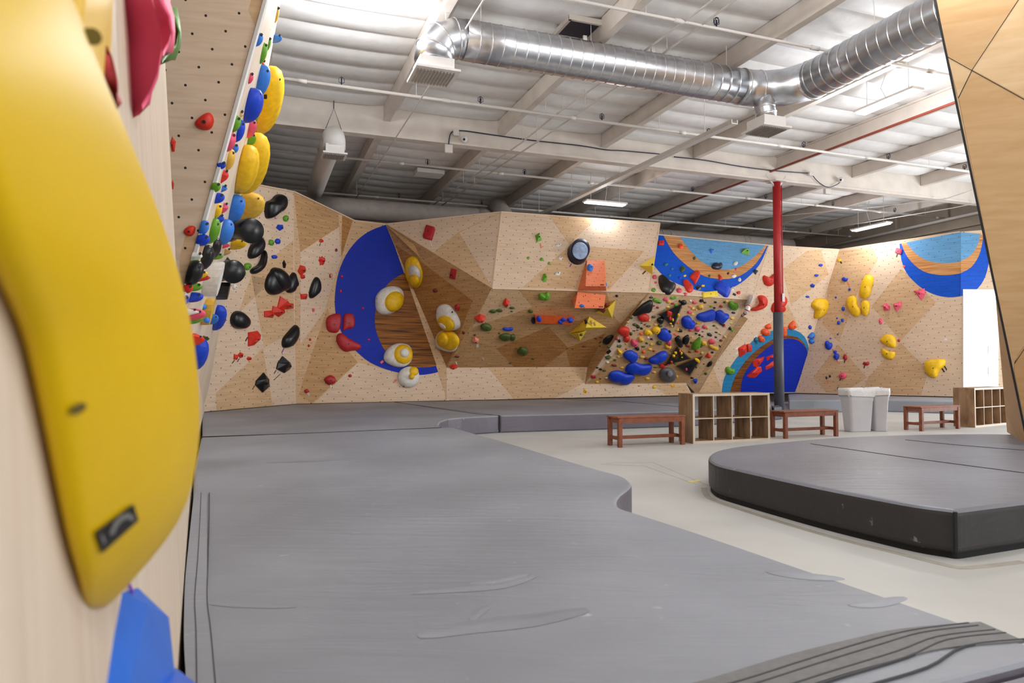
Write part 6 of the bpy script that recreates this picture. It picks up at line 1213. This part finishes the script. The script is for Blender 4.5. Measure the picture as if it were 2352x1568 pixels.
# small square mark on topmost yellow volume
ty = [h_ for h_ in HL if h_['lm'] == 'topmost giant yellow volume'][0]['o']; tb_ = BVHTree.FromPolygons([W(ty) @ v.co for v in ty.data.vertices], [tuple(p.vertices) for p in ty.data.polygons])
def on_t(px, py): h_ = tb_.ray_cast(EYE, ray(px, py).normalized()); return h_[0] - ray(px, py).normalized() * .006 if h_[0] else None
q_ = [on_t(*p) for p in ((606, 217), (613, 217), (613, 227), (606, 227))]
if all(q_):
    d = Vector((0, .004, 0)); o = mk('maker_mark', q_ + [p + d for p in q_], [(0, 1, 2, 3), (7, 6, 5, 4), (0, 4, 5, 1), (1, 5, 6, 2), (2, 6, 7, 3), (3, 7, 4, 0)], HOLE, ty); o['label'] = 'small black square maker mark'

# --- route tapes
TAPEM = {'white': simple('white_tape', srgb(232, 228, 222), .6), 'coral': simple('coral_tape', srgb(240, 110, 90), .6), 'violet': simple('purple_tape', srgb(130, 70, 150), .6), 'black': simple('black_tape', srgb(40, 36, 36), .6)}
TAPES = []
def tape(crop, x0, y0, x1, y1, col, wpx=2.0, fac=None):
    ox, oy, s = CROP[crop]; a = (ox + x0 / s, oy + y0 / s); b_ = (ox + x1 / s, oy + y1 / s); f = fac or find_facet((a[0] + b_[0]) / 2, (a[1] + b_[1]) / 2)
    if not f: print('tape?'); return
    pa, pb = PL[f].hit(*a, .006), PL[f].hit(*b_, .006); m = MB(); m.bar(pa, pb, wpx * pa.y / F, .004, PL[f].n); o = m.build('route_tape', TAPEM[col], None, loc=(pa + pb) / 2)
    TAPES.append((o, (a[0] + b_[0]) / 2, (a[1] + b_[1]) / 2, col, ZONE[f]))
for t in [('G', 578, 1066, 603, 1066, 'white', 4), ('G', 893, 382, 908, 428, 'white', 2), ('G', 230, 1344, 236, 1363, 'white', 3), ('G', 78, 1398, 88, 1418, 'white', 3), ('G', 1210, 1076, 1214, 1096, 'white', 4), ('G', 1243, 1164, 1251, 1178, 'white', 3), ('G', 565, 1200, 582, 1186, 'coral', 5), ('G', 656, 1324, 670, 1312, 'coral', 4),
          ('D', 618, 300, 630, 332, 'violet', 2), ('D', 668, 1163, 682, 1135, 'violet', 3), ('D', 360, 1228, 375, 1208, 'black', 2), ('D', 392, 1218, 405, 1198, 'black', 2), ('D', 620, 1292, 634, 1270, 'black', 2), ('D', 620, 1332, 660, 1292, 'black', 1.3), ('D', 486, 1390, 500, 1366, 'black', 2), ('D', 903, 500, 908, 482, 'black', 2), ('D', 443, 1090, 456, 1066, 'black', 3), ('D', 826, 1408, 838, 1428, 'white', 3),
          ('H', 822, 305, 830, 340, 'coral', 2.5), ('H', 1052, 485, 1066, 460, 'violet', 2.5), ('H', 326, 1100, 330, 1114, 'white', 5), ('H', 370, 1196, 378, 1214, 'white', 2.5), ('H', 1622, 543, 1648, 518, 'black', 2.5), ('H', 1282, 1086, 1300, 1070, 'black', 2), ('H', 774, 1206, 782, 1214, 'coral', 2), ('H', 160, 1228, 168, 1250, 'white', 3),
          ('I', 786, 1264, 800, 1242, 'white', 2), ('I', 794, 1268, 808, 1246, 'white', 2), ('I', 803, 298, 816, 318, 'black', 2), ('I', 715, 1026, 735, 1018, 'white', 4), ('I', 718, 1066, 736, 1050, 'white', 4), ('I', 860, 935, 884, 918, 'white', 2), ('I', 870, 978, 872, 990, 'black', 2), ('I', 880, 976, 882, 988, 'black', 2),
          ('J', 360, 500, 378, 530, 'coral', 2.5), ('J', 308, 342, 318, 358, 'black', 3), ('J', 746, 308, 754, 284, 'black', 2), ('J', 276, 1110, 290, 1140, 'coral', 2), ('J', 246, 1026, 254, 1050, 'coral', 2), ('J', 288, 1115, 328, 1115, 'white', 3), ('J', 338, 1134, 344, 1115, 'black', 2), ('J', 492, 1178, 497, 1155, 'black', 2), ('J', 302, 1275, 308, 1258, 'black', 2), ('J', 206, 1270, 212, 1300, 'coral', 1.6), ('J', 296, 1344, 306, 1368, 'coral', 1.6),
          ('J', 1102, 1178, 1122, 1208, 'black', 3), ('J', 1122, 1160, 1140, 1190, 'black', 2.5), ('J', 1120, 951, 1142, 951, 'white', 4)]: tape(*t)

# ------------------------------------------------------------------ labels: every hold is told apart by look, then by what lies next to it
LMK = [h_ for h_ in HL if h_['lm']]
def rel(a, b_):
    dx, dy = a['x'] - b_['x'], a['y'] - b_['y']; d = math.hypot(dx, dy); ang = math.degrees(math.atan2(-dy, dx)) % 360
    near = 'just ' if d < 14 + .5 * max(b_['w'], b_['h']) else ''
    names = ['right of', 'above and right of', 'above', 'above and left of', 'left of', 'below and left of', 'below', 'below and right of']; return near + names[int(((ang + 22.5) % 360) // 45)]
def nearest(h_, k=1):
    c = sorted((l for l in LMK if l is not h_ and l['zone'] == h_['zone']), key=lambda l: math.hypot(l['x'] - h_['x'], l['y'] - h_['y']))
    if len(c) < k: c = sorted((l for l in LMK if l is not h_), key=lambda l: math.hypot(l['x'] - h_['x'], l['y'] - h_['y']))
    return c[k - 1]
for h_ in HL:
    if h_['label']: h_['L'] = h_['label']; continue
    if h_['lm']:
        h_['L'] = h_['lm'] + ' on the ' + h_['zone'] if len((h_['lm'] + ' on the ' + h_['zone']).split()) <= 16 else h_['lm']; continue
    l = nearest(h_); h_['L'] = f"{h_['size']} {h_['col']} {h_['noun']} {rel(h_, l)} the {l['lm']}"
ORD = {2: ['left one', 'right one'], 3: ['leftmost', 'middle one', 'rightmost'], 4: ['leftmost', 'second from left', 'third from left', 'rightmost'], 5: ['leftmost', 'second from left', 'middle one', 'fourth from left', 'rightmost'], 6: ['leftmost', 'second from left', 'third from left', 'fourth from left', 'fifth from left', 'rightmost']}
def groups(key):
    d = {}
    for h_ in HL: d.setdefault(h_[key], []).append(h_)
    return d
for L_, g_ in groups('L').items():
    if len(g_) > 1:
        g_.sort(key=lambda q: q['x'])
        for i, q in enumerate(g_):
            t = ORD.get(len(g_), None); t = t[i] if t else f'number {i + 1} from left'
            q['L'] = f"{t} of {len(g_)} {L_.replace('hold ', 'holds ', 1)}"
GRP = {}
for h_ in HL:
    lab = h_['L'].split()
    for cut in ('rounded', 'the', 'just', 'angular', 'one'):
        if len(lab) > 16: lab = [w_ for w_ in lab if w_ != cut]
    lab = lab[:16]
    tag(h_['o'], ' '.join(lab), 'climbing volume' if 'volume' in h_['L'].split(' on ')[0].split(' the ')[0] else 'climbing hold', 'climbing holds on the ' + h_['zone'])
for i, (o, x, y, col, zn) in enumerate(TAPES):
    l = min(HL, key=lambda q: math.hypot(q['x'] - x, q['y'] - y)); dx, dy = x - l['x'], y - l['y']
    pos = ('by' if abs(dx) > abs(dy) else ('below' if dy > 0 else 'above')); base = l['lm'] or f"{l['size']} {l['col']} {l['noun']}"
    tag(o, f"{col} tape {pos} the {base}" + ('' if l['lm'] else f", {zn}"), 'tape', 'route tapes on the climbing walls')
seen = {}
for t in TAPES: seen.setdefault(t[0]['label'], []).append(t)
for L_, g_ in seen.items():
    if len(g_) > 1:
        g_.sort(key=lambda q: q[1])
        for i, t in enumerate(g_): t[0]['label'] = f"{ORD[len(g_)][i]} of {len(g_)} {L_.replace('tape', 'tapes', 1)}"
for o in COL.objects:
    if o.parent is None and 'label' in o and len(o['label'].split()) > 16: o['label'] = ' '.join([w_ for w_ in o['label'].split() if w_ != 'the'][:16])
print('HOLDS', len(HL), 'TAPES', len(TAPES))
# ================================================================== light
w = bpy.data.worlds.new('world'); SC.world = w; w.use_nodes = True
w.node_tree.nodes['Background'].inputs['Color'].default_value = (0.97, 0.98, 1, 1); w.node_tree.nodes['Background'].inputs['Strength'].default_value = 0.75
def area(name, loc, direc, sx, sy, e, col=(1, 1, 1)):
    ld = bpy.data.lights.new(name, 'AREA'); ld.shape = 'RECTANGLE'; ld.size = sx; ld.size_y = sy; ld.energy = e; ld.color = col
    o = bpy.data.objects.new(name, ld); COL.objects.link(o); o.location = loc; o.rotation_euler = Vector(direc).to_track_quat('-Z', 'Y').to_euler()
area('door_daylight', B(8.0, -6, 2.6), -BU + BV * .1, 5, 4, 900, (0.9, 0.95, 1))
area('rear_fill_light', B(-4, -19, 3.2), BV + Vector((0, 0, .08)), 12, 5, 420, (0.98, .98, 1))  # unseen fill light added behind the camera to brighten the hall
vs_ = SC.view_settings; SC.display_settings.display_device = 'sRGB'
vs_.view_transform = 'Standard'; vs_.look = 'None'; vs_.gamma = 1; vs_.use_curve_mapping = False; vs_.exposure = -0.15
